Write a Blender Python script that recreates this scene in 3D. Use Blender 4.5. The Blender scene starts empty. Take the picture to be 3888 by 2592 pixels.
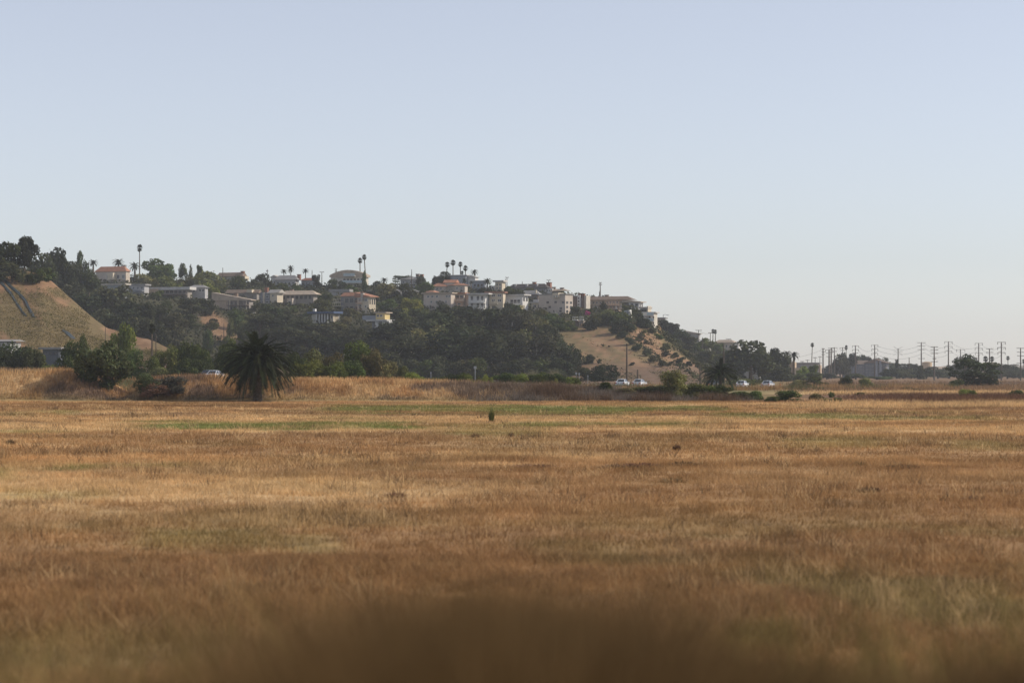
import bpy, math, random
import numpy as np
from mathutils import Vector, Matrix

# ------------------------------------------------------------------ camera
F, CX, YH, EYE = 8757.0, 1944.0, 1410.0, 3.4      # focal length / centre / horizon in photo pixels, eye height in m
S = bpy.context.scene
C = S.collection
cam = bpy.data.cameras.new('camera')
cam.sensor_width = 22.2
cam.lens = F / 3888 * 22.2
cam.shift_y = (YH - 1296) / 3888
cam.clip_start, cam.clip_end = 0.3, 9000
cam.dof.use_dof = True
cam.dof.focus_distance = 420
cam.dof.aperture_fstop = 1.0
camo = bpy.data.objects.new('camera', cam)
camo.location = (0, 0, EYE)
camo.rotation_euler = (math.radians(90), 0, 0)
C.objects.link(camo)
S.camera = camo

# ------------------------------------------------------------------ sky, sun, exposure
SUN_AZ, SUN_EL = math.radians(88), math.radians(34)      # azimuth to the right of the view axis
sd = Vector((math.sin(SUN_AZ) * math.cos(SUN_EL), math.cos(SUN_AZ) * math.cos(SUN_EL), math.sin(SUN_EL)))
W = bpy.data.worlds.new('World')
S.world = W
W.use_nodes = True
wn, wl = W.node_tree.nodes, W.node_tree.links
sky = wn.new('ShaderNodeTexSky')
sky.sky_type = 'NISHITA'
sky.sun_disc = False
sky.sun_elevation = SUN_EL
sky.sun_rotation = SUN_AZ
sky.altitude = 0
sky.air_density = 1.0
sky.dust_density = 0.2
sky.ozone_density = 5.0
hsv = wn.new('ShaderNodeHueSaturation')
hsv.inputs['Saturation'].default_value = 0.48
wl.new(sky.outputs[0], hsv.inputs['Color'])
tint = wn.new('ShaderNodeVectorMath')
tint.operation = 'MULTIPLY'
tint.inputs[1].default_value = (1.018, 0.972, 0.986)          # marine haze: a touch less green
wl.new(hsv.outputs[0], tint.inputs[0])
wl.new(tint.outputs[0], wn['Background'].inputs['Color'])
wn['Background'].inputs['Strength'].default_value = 0.142
sl = bpy.data.lights.new('sun', 'SUN')
sl.energy = 4.0
sl.angle = math.radians(0.6)
sl.color = (1.0, 0.91, 0.78)
sun = bpy.data.objects.new('sun', sl)
sun.rotation_euler = (-sd).to_track_quat('-Z', 'Y').to_euler()
sun.location = (60, 40, 120)
C.objects.link(sun)
S.view_settings.view_transform = 'Standard'
S.view_settings.look = 'None'
S.view_settings.exposure = 0.0
S.view_settings.gamma = 1.0
S.render.engine = 'CYCLES'
S.cycles.max_bounces = 6
S.cycles.transparent_max_bounces = 8
S.cycles.volume_bounces = 0
S.cycles.use_denoising = True

# ------------------------------------------------------------------ helpers
rng = np.random.default_rng(7)
random.seed(7)

def at(px, py, D):
    """point D metres out that lies on the ray of a photo pixel"""
    return Vector(((px - CX) / F * D, D, EYE - (py - YH) / F * D))

def setmesh(name, V, polys, cols=None, smooth=False):
    V = np.asarray(V, np.float32).reshape(-1, 3)
    polys = [np.asarray(p, np.int32) for p in polys if len(p)]
    me = bpy.data.meshes.new(name)
    me.vertices.add(len(V))
    me.vertices.foreach_set('co', V.ravel())
    nl = sum(p.size for p in polys)
    npoly = sum(len(p) for p in polys)
    me.loops.add(nl)
    me.loops.foreach_set('vertex_index', np.concatenate([p.ravel() for p in polys]))
    me.polygons.add(npoly)
    tot = np.concatenate([np.full(len(p), p.shape[1], np.int32) for p in polys])
    st = np.concatenate([[0], np.cumsum(tot)[:-1]]).astype(np.int32)
    me.polygons.foreach_set('loop_start', st)
    me.polygons.foreach_set('loop_total', tot)
    if smooth:
        me.polygons.foreach_set('use_smooth', np.ones(npoly, bool))
    me.update(calc_edges=True)
    if cols is not None:
        a = me.color_attributes.new('Col', 'FLOAT_COLOR', 'POINT')
        c = np.ones((len(V), 4), np.float32)
        c[:, :3] = cols
        a.data.foreach_set('color', c.ravel())
    return me

def obj(name, me, m=None, parent=None):
    o = bpy.data.objects.new(name, me)
    C.objects.link(o)
    if m is not None and me is not None and len(me.materials) == 0:
        me.materials.append(m)
    if parent is not None:
        o.parent = parent
    return o

def tag(o, label=None, cat=None, group=None, kind=None):
    if label: o['label'] = label
    if cat: o['category'] = cat
    if group: o['group'] = group
    if kind: o['kind'] = kind
    return o

def empty(name, loc, rz=0.0):
    o = bpy.data.objects.new(name, None)
    C.objects.link(o)
    o.location = loc
    o.rotation_euler = (0, 0, rz)
    o.empty_display_size = 0.5
    return o

class MB:
    """collects simple solids into one mesh"""
    def __init__(s): s.v, s.f = [], []
    def add(s, v, f):
        n = len(s.v); s.v += [tuple(p) for p in v]; s.f += [tuple(i + n for i in q) for q in f]; return s
    def box(s, x0, x1, y0, y1, z0, z1):
        return s.add([(x0, y0, z0), (x1, y0, z0), (x1, y1, z0), (x0, y1, z0), (x0, y0, z1), (x1, y0, z1), (x1, y1, z1), (x0, y1, z1)],
                     [(0, 3, 2, 1), (4, 5, 6, 7), (0, 1, 5, 4), (1, 2, 6, 5), (2, 3, 7, 6), (3, 0, 4, 7)])
    def tube(s, pts, rads, n=6, cap=True):
        pts = [Vector(p) for p in pts]
        base = len(s.v)
        for i, p in enumerate(pts):
            d = (pts[min(i + 1, len(pts) - 1)] - pts[max(i - 1, 0)]).normalized()
            a = d.orthogonal().normalized() if abs(d.z) < 0.95 else Vector((1, 0, 0))
            a = (a - d * a.dot(d)).normalized()
            b = d.cross(a)
            for k in range(n):
                t = 2 * math.pi * k / n
                s.v.append(tuple(p + (a * math.cos(t) + b * math.sin(t)) * rads[i]))
        for i in range(len(pts) - 1):
            for k in range(n):
                s.f.append((base + i * n + k, base + i * n + (k + 1) % n, base + (i + 1) * n + (k + 1) % n, base + (i + 1) * n + k))
        if cap:
            s.f.append(tuple(base + k for k in range(n))[::-1])
            s.f.append(tuple(base + (len(pts) - 1) * n + k for k in range(n)))
        return s
    def mesh(s, name, smooth=False):
        me = bpy.data.meshes.new(name)
        me.from_pydata(s.v, [], s.f)
        if smooth:
            me.polygons.foreach_set('use_smooth', [True] * len(me.polygons))
        me.update()
        return me
    def build(s, name, m, parent=None, smooth=False):
        return obj(name, s.mesh(name, smooth), m, parent)

_tab = np.random.default_rng(3).random((64, 256, 256)).astype(np.float32)[:24]
def vnoise(x, y, k=0):
    x = np.asarray(x, float); y = np.asarray(y, float)
    xi = np.floor(x).astype(int); yi = np.floor(y).astype(int)
    fx, fy = x - xi, y - yi
    fx, fy = fx * fx * (3 - 2 * fx), fy * fy * (3 - 2 * fy)
    t = _tab[k % 24]
    a, b = t[xi & 255, yi & 255], t[(xi + 1) & 255, yi & 255]
    c, d = t[xi & 255, (yi + 1) & 255], t[(xi + 1) & 255, (yi + 1) & 255]
    return (a * (1 - fx) + b * fx) * (1 - fy) + (c * (1 - fx) + d * fx) * fy
def fbm(x, y, k=0, o=4):
    s, a, t = 0, 1.0, 0
    for i in range(o):
        s = s + a * vnoise(x * 2 ** i + 17.3 * i, y * 2 ** i + 9.1 * i, k + i); t += a; a *= 0.55
    return s / t
def sstep(a, b, x):
    t = np.clip((np.asarray(x, float) - a) / (b - a), 0, 1)
    return t * t * (3 - 2 * t)
def mixc(a, b, t):
    t = np.asarray(t)[..., None]
    return a * (1 - t) + b * t

# ------------------------------------------------------------------ materials
MC = {}
def mat(name, col, rough=0.85, var=0.18, scale=1.5, spec=0.2, metal=0.0):
    if name in MC: return MC[name]
    m = bpy.data.materials.new(name); m.use_nodes = True
    n, l = m.node_tree.nodes, m.node_tree.links
    p = n['Principled BSDF']
    p.inputs['Roughness'].default_value = rough
    p.inputs['Specular IOR Level'].default_value = spec
    p.inputs['Metallic'].default_value = metal
    tc = n.new('ShaderNodeTexCoord'); ns = n.new('ShaderNodeTexNoise')
    ns.inputs['Scale'].default_value = scale; ns.inputs['Detail'].default_value = 5
    l.new(tc.outputs['Object'], ns.inputs['Vector'])
    mr = n.new('ShaderNodeMapRange')
    mr.inputs['From Min'].default_value = 0.3; mr.inputs['From Max'].default_value = 0.7
    mr.inputs['To Min'].default_value = 1 - var; mr.inputs['To Max'].default_value = 1 + var
    l.new(ns.outputs['Fac'], mr.inputs['Value'])
    mx = n.new('ShaderNodeVectorMath'); mx.operation = 'SCALE'
    mx.inputs[0].default_value = col[:3]
    l.new(mr.outputs[0], mx.inputs['Scale'])
    l.new(mx.outputs[0], p.inputs['Base Color'])
    MC[name] = m
    return m

def leafmat(name, col, transl=0.25, var=0.42, attr=True, rough=0.6, hue=0.03):
    """thin foliage: colour times the leaf's own tone, per-plant variation, some light passing through"""
    if name in MC: return MC[name]
    m = bpy.data.materials.new(name); m.use_nodes = True
    n, l = m.node_tree.nodes, m.node_tree.links
    p = n['Principled BSDF']; out = n['Material Output']
    p.inputs['Roughness'].default_value = rough
    p.inputs['Specular IOR Level'].default_value = 0.1
    oi = n.new('ShaderNodeObjectInfo')
    hs = n.new('ShaderNodeHueSaturation')
    v = n.new('ShaderNodeMapRange'); v.inputs['To Min'].default_value = 1 - var; v.inputs['To Max'].default_value = 1 + var
    l.new(oi.outputs['Random'], v.inputs['Value']); l.new(v.outputs[0], hs.inputs['Value'])
    v2 = n.new('ShaderNodeMath'); v2.operation = 'MULTIPLY_ADD'
    fr = n.new('ShaderNodeMath'); fr.operation = 'FRACT'
    k = n.new('ShaderNodeMath'); k.operation = 'MULTIPLY'; k.inputs[1].default_value = 7.31
    l.new(oi.outputs['Random'], k.inputs[0]); l.new(k.outputs[0], fr.inputs[0]); l.new(fr.outputs[0], v2.inputs[0])
    v2.inputs[1].default_value = 2 * hue; v2.inputs[2].default_value = 0.5 - hue
    l.new(v2.outputs[0], hs.inputs['Hue'])
    if attr:
        at_ = n.new('ShaderNodeAttribute'); at_.attribute_name = 'Col'
        mu = n.new('ShaderNodeVectorMath'); mu.operation = 'MULTIPLY'
        mu.inputs[0].default_value = col[:3]
        l.new(at_.outputs['Color'], mu.inputs[1]); l.new(mu.outputs[0], hs.inputs['Color'])
    else:
        hs.inputs['Color'].default_value = (*col[:3], 1)
    l.new(hs.outputs[0], p.inputs['Base Color'])
    tr = n.new('ShaderNodeBsdfTranslucent'); l.new(hs.outputs[0], tr.inputs['Color'])
    ms = n.new('ShaderNodeMixShader'); ms.inputs[0].default_value = transl
    l.new(p.outputs[0], ms.inputs[1]); l.new(tr.outputs[0], ms.inputs[2])
    l.new(ms.outputs[0], out.inputs['Surface'])
    MC[name] = m
    return m

def vcolmat(name, var=0.25, scale=0.5, transl=0.0, bump=0.0, stretch=(1, 1, 1)):
    """ground or grass: colour from the mesh's own soil / plant tone, broken up by noise"""
    if name in MC: return MC[name]
    m = bpy.data.materials.new(name); m.use_nodes = True
    n, l = m.node_tree.nodes, m.node_tree.links
    p = n['Principled BSDF']; out = n['Material Output']
    p.inputs['Roughness'].default_value = 0.9; p.inputs['Specular IOR Level'].default_value = 0.1
    a = n.new('ShaderNodeAttribute'); a.attribute_name = 'Col'
    g = n.new('ShaderNodeNewGeometry')
    mp = n.new('ShaderNodeMapping'); mp.inputs['Scale'].default_value = stretch
    l.new(g.outputs['Position'], mp.inputs['Vector'])
    ns = n.new('ShaderNodeTexNoise'); ns.inputs['Scale'].default_value = scale; ns.inputs['Detail'].default_value = 8
    ns.inputs['Roughness'].default_value = 0.7
    l.new(mp.outputs[0], ns.inputs['Vector'])
    mr = n.new('ShaderNodeMapRange'); mr.inputs['From Min'].default_value = 0.3; mr.inputs['From Max'].default_value = 0.7
    mr.inputs['To Min'].default_value = 1 - var; mr.inputs['To Max'].default_value = 1 + var
    l.new(ns.outputs['Fac'], mr.inputs['Value'])
    mx = n.new('ShaderNodeVectorMath'); mx.operation = 'SCALE'
    l.new(a.outputs['Color'], mx.inputs[0]); l.new(mr.outputs[0], mx.inputs['Scale'])
    l.new(mx.outputs[0], p.inputs['Base Color'])
    if bump:
        b = n.new('ShaderNodeBump'); b.inputs['Strength'].default_value = bump; b.inputs['Distance'].default_value = 0.4
        l.new(ns.outputs['Fac'], b.inputs['Height']); l.new(b.outputs[0], p.inputs['Normal'])
    if transl:
        tr = n.new('ShaderNodeBsdfTranslucent'); l.new(mx.outputs[0], tr.inputs['Color'])
        ms = n.new('ShaderNodeMixShader'); ms.inputs[0].default_value = transl
        l.new(p.outputs[0], ms.inputs[1]); l.new(tr.outputs[0], ms.inputs[2]); l.new(ms.outputs[0], out.inputs['Surface'])
    MC[name] = m
    return m

GLASS = mat('window_glass', (0.03, 0.035, 0.045), rough=0.12, var=0.3, spec=0.6)
FRAME = mat('window_frame', (0.62, 0.61, 0.58), rough=0.6)
FRAMED = mat('window_frame_dark', (0.09, 0.08, 0.075), rough=0.6)
BARK = mat('bark', (0.11, 0.085, 0.06), scale=3, var=0.35)
BARKP = mat('bark_pale', (0.34, 0.30, 0.25), scale=3, var=0.35)
WOOD = mat('pole_wood', (0.10, 0.078, 0.06), scale=2, var=0.25)
STEEL = mat('galvanised_steel', (0.35, 0.36, 0.37), rough=0.45, metal=0.6)
LEAF = {
    'dark': leafmat('leaf_dark', (0.040, 0.048, 0.019)),
    'euc': leafmat('leaf_eucalyptus', (0.062, 0.066, 0.031)),
    'mid': leafmat('leaf_mid', (0.078, 0.096, 0.026)),
    'bright': leafmat('leaf_bright', (0.15, 0.17, 0.035), transl=0.35),
    'olive': leafmat('leaf_olive', (0.14, 0.135, 0.052)),
    'grey': leafmat('leaf_grey', (0.12, 0.115, 0.085)),
    'brown': leafmat('leaf_brown', (0.125, 0.085, 0.045)),
    'rust': leafmat('leaf_rust', (0.13, 0.075, 0.042)),
    'pink': leafmat('petal_pink', (0.42, 0.07, 0.16)),
    'sage': leafmat('leaf_sage_green', (0.10, 0.115, 0.05)),
    'weedbrown': leafmat('leaf_weed_brown', (0.20, 0.125, 0.065)),
    'bushbrown': leafmat('leaf_dry_brown', (0.11, 0.068, 0.030)),
    'palm': leafmat('leaf_palm', (0.030, 0.036, 0.012), transl=0.2),
}
# ------------------------------------------------------------------ the ground: colours of soil and grass as a map of the place
TAN = np.array((0.49, 0.296, 0.134)); BROWN = np.array((0.33, 0.188, 0.084)); STRAW = np.array((0.62, 0.425, 0.215))
OLIVE = np.array((0.21, 0.175, 0.072)); GREEN = np.array((0.18, 0.195, 0.055)); RED = np.array((0.135, 0.068, 0.040))
DUSK = np.array((0.235, 0.145, 0.078))
GREEN_BANDS = [  # px0, px1, py, half height, strength
    (1230, 2760, 1553, 12, .9), (1850, 2450, 1562, 14, .8), (540, 1600, 1617, 13, .95), (1900, 2680, 1612, 9, .75),
    (180, 330, 1567, 9, .8), (-60, 120, 1572, 7, .5), (-60, 300, 1640, 6, .5), (2700, 3250, 1578, 8, .7), (3100, 3800, 1586, 6, .45),
    (200, 420, 1783, 14, .75), (330, 700, 1768, 10, .5), (-60, 110, 1806, 22, .6), (1650, 2120, 1640, 20, .45), (-60, 420, 1880, 16, .3),
    (2950, 3400, 1690, 22, .35), (500, 1100, 2050, 40, .35), (1050, 1350, 2080, 35, .3), (2700, 3060, 2440, 50, .5), (0, 900, 2480, 90, .25),
    (3550, 3900, 1695, 15, .3), (3350, 3700, 1567, 5, .35), (1200, 1500, 1590, 6, .4)]
def field_col(x, y):
    x = np.asarray(x, float); y = np.maximum(np.asarray(y, float), 6.0)
    px = CX + F * x / y; py = YH + EYE * F / y
    n1 = fbm(x / 34, y / 26, 0); n2 = fbm(x / 11, y / 12, 4); n3 = fbm(x / 3.0, y / 3.0, 8); n4 = fbm(x / 60, y / 30, 12)
    c = mixc(TAN, BROWN, sstep(.44, .58, n1 * .6 + n2 * .4))
    c = mixc(c, STRAW, sstep(.50, .64, n2 * .7 + n3 * .3) * .85)
    c = mixc(c, DUSK, sstep(.52, .64, n3 * .4 + n4 * .6) * .85)
    n6 = fbm(x / 45, y / 11, 20, 3)
    c = mixc(c, STRAW, sstep(.54, .66, n6) * .6); c = mixc(c, BROWN * .85, sstep(.46, .34, n6) * .65)
    c = mixc(c, OLIVE, sstep(.50, .66, fbm(x / 7, y / 9, 16)) * (.18 + .5 * sstep(70, 25, y)))
    # broad brown sweep at mid right, straw sweep mid left
    c = mixc(c, BROWN, .6 * sstep(1400, 2300, px) * sstep(1700, 1780, py) * sstep(2050, 1900, py))
    c = mixc(c, STRAW, .35 * sstep(1900, 900, px) * sstep(1740, 1790, py) * sstep(2000, 1860, py))
    w = (fbm(x / 6, y / 6, 6) - .5)
    for a, b, yy, hh, s in GREEN_BANDS:
        m = sstep(a - 70, a + 120, px + w * 300) * sstep(b + 70, b - 120, px + w * 300) * sstep(hh * 1.5, hh * .5, np.abs(py - yy + w * hh * 2.2))
        c = mixc(c, GREEN, m * s * (.72 + .28 * sstep(.35, .6, n2)))
    # flats beyond the field on the right: dark reddish brush and straw bands
    far = sstep(2780, 3150, px + w * 300)
    for a, b, col, s in ((1497, 1527, RED, .95), (1468, 1487, DUSK, .9), (1400, 1470, DUSK * .8, .95), (1487, 1497, STRAW, .7), (1529, 1550, STRAW, .45)):
        m = sstep(a - 2, a + 3, py + w * 9) * sstep(b + 2, b - 3, py + w * 9)
        c = mixc(c, col, m * s * far)
    mid = sstep(290, 310, y) * (1 - far)
    c = mixc(c, np.array((0.10, 0.115, 0.045)), mid * .75)
    n5 = fbm(x / 1.1, y / 1.5, 13, 3)
    return c * ((0.80 + 0.56 * n3) * (.72 + .56 * n5))[..., None]

D = np.concatenate([np.linspace(-40, 4, 6), np.linspace(5, 17, 18), np.geomspace(17.6, 3000, 320)])
t = np.linspace(-1, 1, 321); t = np.sign(t) * np.abs(t) ** 1.25
hw = np.maximum(D, 0) * 0.5 + 45
gx = t[None, :] * hw[:, None]; gy = np.repeat(D[:, None], len(t), 1)
def gzat(x, y):
    # flat field, rising at the near end to the road the camera is on
    return (fbm(x / 9, y / 9, 2) - .5) * .25 * sstep(20, 40, y) * sstep(1500, 800, y) + 2.0 * sstep(17, 7, y)
gz = gzat(gx, gy)
idx = np.arange(gx.size).reshape(gx.shape)
q = np.stack([idx[:-1, :-1], idx[:-1, 1:], idx[1:, 1:], idx[1:, :-1]], -1).reshape(-1, 4)
gme = setmesh('ground', np.stack([gx, gy, gz], -1), [q], field_col(gx, gy).reshape(-1, 3), smooth=True)
ground = tag(obj('ground', gme, vcolmat('field_soil', var=.3, scale=.9, bump=.3)), kind='structure')

# ------------------------------------------------------------------ hills
class Terr:
    """a hillside given by profiles: for each column (photo pixel) knots (row, distance) from foot to skyline"""
    def __init__(s, cols):
        s.px = np.array([c[0] for c in cols], float)
        s.y = np.array([[k[0] for k in c[1:]] for c in cols], float)
        s.d = np.array([[k[1] for k in c[1:]] for c in cols], float)
    def prof(s, px):
        K = s.y.shape[1]
        return np.array([np.interp(px, s.px, s.y[:, k]) for k in range(K)]), np.array([np.interp(px, s.px, s.d[:, k]) for k in range(K)])
    def D(s, px, py):
        y, d = s.prof(px)
        return float(np.interp(-py, -y, d))
    def Y(s, px, D):
        y, d = s.prof(px)
        return float(np.interp(D, d, y))
    def sample(s, n):
        V = s.V; i = rng.integers(0, V.shape[0] - 1, n); j = rng.integers(0, V.shape[1] - 2, n); u, v = rng.random((n, 1)), rng.random((n, 1))
        return (V[i, j] * (1 - u) + V[i + 1, j] * u) * (1 - v) + (V[i, j + 1] * (1 - u) + V[i + 1, j + 1] * u) * v
    def build(s, name, colfn, m, step=14, sub=14, rough=.5, back=(140, -6)):
        pxs = np.arange(s.px[0], s.px[-1] + 1, step)
        rows = []
        for px in pxs:
            y, d = s.prof(px)
            K = len(y)
            tt = np.linspace(0, K - 1, (K - 1) * sub + 1)
            yy, dd = np.interp(tt, range(K), y), np.interp(tt, range(K), d)
            X = (px - CX) / F * dd; Z = EYE - (yy - YH) / F * dd
            X = np.append(X, X[-1] * (1 + back[0] / dd[-1])); Z = np.append(Z, Z[-1] + back[1]); dd = np.append(dd, dd[-1] + back[0])
            rows.append(np.stack([X, dd, Z], -1))
        V = np.array(rows)
        n = fbm(V[..., 0] / 14, V[..., 1] / 14, 5) - .5
        env = np.ones(V.shape[:2]); env[:, 0] = 0
        V[..., 2] += n * rough * 2 * env
        s.V = V
        idx = np.arange(V.shape[0] * V.shape[1]).reshape(V.shape[:2])
        q = np.stack([idx[:-1, :-1], idx[1:, :-1], idx[1:, 1:], idx[:-1, 1:]], -1).reshape(-1, 4)
        me = setmesh(name, V, [q], colfn(V[..., 0], V[..., 1], V[..., 2]).reshape(-1, 3), smooth=True)
        return tag(obj(name, me, m), kind='structure')

bluff = Terr([
    (-420, (1462, 600), (1420, 660), (1120, 820), (1000, 960)),
    (0, (1462, 600), (1420, 660), (1120, 820), (1010, 960)),
    (300, (1462, 600), (1420, 660), (1125, 820), (1045, 950)),
    (600, (1462, 600), (1418, 660), (1140, 820), (1062, 940)),
    (850, (1462, 600), (1418, 660), (1180, 805), (1066, 930)),
    (1100, (1462, 600), (1418, 660), (1185, 800), (1080, 920)),
    (1350, (1462, 600), (1418, 660), (1195, 790), (1084, 920)),
    (1600, (1462, 600), (1418, 660), (1185, 785), (1090, 910)),
    (1900, (1462, 600), (1418, 660), (1192, 780), (1096, 900)),
    (2100, (1462, 600), (1412, 660), (1222, 760), (1118, 890)),
    (2250, (1462, 600), (1408, 660), (1220, 755), (1130, 880)),
    (2400, (1462, 600), (1405, 660), (1215, 750), (1158, 850)),
    (2480, (1462, 600), (1405, 660), (1250, 745), (1215, 800)),
    (2550, (1462, 600), (1407, 660), (1312, 725), (1292, 760)),
    (2600, (1462, 600), (1409, 660), (1352, 710), (1342, 740)),
    (2660, (1462, 600), (1415, 660), (1398, 690), (1392, 710)),
    (2740, (1462, 600), (1437, 650), (1433, 670), (1430, 690)),
    (2800, (1462, 600), (1458, 640), (1457, 650), (1456, 660))])
rear = Terr([
    (2340, (1456, 780), (1300, 860), (1170, 1000)),
    (2480, (1456, 780), (1320, 860), (1216, 1000)),
    (2540, (1456, 780), (1340, 870), (1240, 1010)),
    (2620, (1456, 780), (1360, 880), (1285, 1020)),
    (2720, (1456, 780), (1390, 890), (1312, 1030)),
    (2820, (1456, 780), (1405, 900), (1345, 1040)),
    (2920, (1456, 780), (1420, 920), (1395, 1050)),
    (3040, (1456, 780), (1440, 940), (1425, 1060))])
spur = Terr([
    (-420, (1480, 430), (1420, 460), (1180, 525), (985, 575)),
    (0, (1480, 430), (1420, 460), (1200, 525), (1012, 575)),
    (90, (1480, 430), (1420, 460), (1210, 525), (1024, 575)),
    (160, (1480, 430), (1420, 460), (1230, 520), (1042, 572)),
    (205, (1480, 430), (1420, 460), (1250, 520), (1076, 570)),
    (270, (1480, 430), (1420, 460), (1280, 515), (1136, 565)),
    (340, (1480, 430), (1420, 460), (1310, 510), (1192, 560)),
    (410, (1480, 430), (1425, 460), (1335, 505), (1246, 550)),
    (470, (1480, 430), (1430, 460), (1345, 505), (1266, 545)),
    (560, (1480, 430), (1432, 460), (1355, 500), (1288, 535)),
    (680, (1480, 430), (1440, 460), (1385, 490), (1340, 520)),
    (800, (1480, 430), (1468, 450), (1462, 470), (1460, 490))])
SLOPE = np.array((0.32, 0.19, 0.105)); SAGE = np.array((0.17, 0.14, 0.062)); PALE = np.array((0.40, 0.255, 0.15)); DIRT = np.array((0.20, 0.13, 0.085)); DUFF = np.array((0.075, 0.07, 0.036))
def bare(x, y, z):
    """where the bluff is bare dry grass rather than scrub"""
    px = CX + F * x / y; py = YH - (z - EYE) * F / y
    a = sstep(2030, 2090, px) * sstep(1212, 1236, py + (px - 2200) * -.02)
    u, v = (px - 835) / 78, (py - 1245 - (px - 835) * .55) / 46
    b = sstep(1.15, .8, np.sqrt(u * u + v * v))
    return np.maximum(np.maximum(a, b), sstep(7, 4, z) * .5)
def slope_col(green, k, cover=None, dim=1.0):
    def fn(x, y, z):
        s_, c_ = .8 * x - .6 * z * 1.2, .6 * x + .8 * z * 1.2        # along and across the fall line
        n = fbm(c_ / 3.4, s_ / 11, k); n2 = fbm(c_ / 1.2, s_ / 6, k + 3); n3 = fbm(x / 2.5, (y + z) / 2.5, k + 6)
        c = mixc(SLOPE, PALE, sstep(.46, .66, n2) * .8)
        c = mixc(c, SAGE, sstep(.52 - green, .63 - green, n * .6 + n2 * .4) * .75)
        c = mixc(c, DIRT, sstep(7.5, 3.5, z) * .85)
        if cover is not None: c = mixc(DUFF * (.7 + .6 * n3)[..., None], c, cover(x, y, z))
        return c * (.8 + .4 * n3)[..., None] * dim
    return fn
SM = vcolmat('hill_soil', var=.28, scale=.35, bump=.5)
bluff.build('bluff_slope', slope_col(.06, 1, bare, .88), SM)
rear.build('rear_slope', slope_col(.1, 9, lambda x, y, z: np.full(np.shape(x), .25)), SM, step=20, sub=8)
spur.build('grassy_spur', slope_col(.075, 13, None, .72), SM, step=8, sub=20)
def scrub(name, terr, n, keep, colr, hmax, size, label):
    """low tangled growth: leaf sprays standing on the slope"""
    P = terr.sample(n)
    k = rng.random(n) < keep(P[:, 0], P[:, 1], P[:, 2])
    P = P[k]; n = len(P)
    cl = fbm(P[:, 0] / 5, P[:, 1] / 5, 20)
    P[:, 2] += rng.random(n) * hmax * sstep(.3, .65, cl)
    nn = rng.normal(0, 1, (n, 3)); nn[:, 2] += .5; nn /= np.linalg.norm(nn, axis=1)[:, None]
    a = np.cross(nn, rng.normal(0, 1, (n, 3))); a /= np.linalg.norm(a, axis=1)[:, None]; b = np.cross(nn, a)
    sz = (size * rng.uniform(.5, 1.4, n))[:, None]
    V = np.stack([P - a * sz, P - b * sz * .6, P + a * sz, P + b * sz * .6], 1)
    t_ = fbm(P[:, 0] / 9, P[:, 1] / 9, 22)
    col = mixc(np.array(colr[0]), np.array(colr[1]), sstep(.38, .62, t_)) * rng.uniform(.6, 1.4, n)[:, None]
    o = obj(name, setmesh(name, V.reshape(-1, 3), [np.arange(4 * n).reshape(-1, 4)], np.repeat(col, 4, 0)), vcolmat('scrub_leaf', var=.2, scale=.6, transl=.2))
    return tag(o, label, 'scrub', kind='stuff')
scrub('hillside_scrub', bluff, 90000, lambda x, y, z: (1 - bare(x, y, z)) * sstep(3, 6, z), ((.035, .042, .02), (.085, .085, .04)), 2.0, .55, 'dark green scrub covering the bluff between trees and houses')
scrub('slope_weeds', bluff, 90000, lambda x, y, z: bare(x, y, z) * sstep(.48, .6, fbm((.6 * x + .96 * z) / 3, (.8 * x - .72 * z) / 12, 4)), ((.10, .095, .045), (.2, .15, .08)), .6, .22, 'thin weedy streaks running down the bare tan slope')
def band(x, y, z):
    px = CX + F * x / y; py = YH - (z - EYE) * F / y; w_ = (fbm(x / 3, (y + z) / 3, 18) - .5)
    t1 = np.abs(py - (1228 + (px - 2322) * .76) + w_ * 60); t2 = np.abs(py - (1246 + (px - 2478) * .80) + w_ * 50); t3 = np.abs(py - (1262 + (px - 2420) * .78) + w_ * 60)
    m = np.maximum(np.maximum(sstep(15, 6, t1) * sstep(2300, 2330, px) * sstep(2560, 2500, px), sstep(14, 5, t2) * sstep(2450, 2480, px)), sstep(9, 3, t3) * sstep(2410, 2440, px) * .8)
    return m * sstep(.38, .52, fbm(x / 2.4, (y + z) / 2.4, 11)) * bare(x, y, z)
scrub('slope_brush', bluff, 260000, band, ((.04, .046, .02), (.10, .095, .042)), 1.7, .4, 'dark brush in diagonal bands down the right end of the bare slope')
scrub('rear_scrub', rear, 14000, lambda x, y, z: np.full(np.shape(x), .9), ((.035, .042, .02), (.08, .08, .04)), 2.0, .7, 'dark scrub on the rear slope right of the houses')
scrub('spur_scrub', spur, 110000, lambda x, y, z: sstep(.5, .64, fbm((.6 * x + .96 * z) / 3.4, (.8 * x - .72 * z) / 11, 13)), ((.12, .105, .04), (.19, .145, .06)), .45, .15, 'olive weeds in diagonal streaks on the tan spur')

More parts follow.
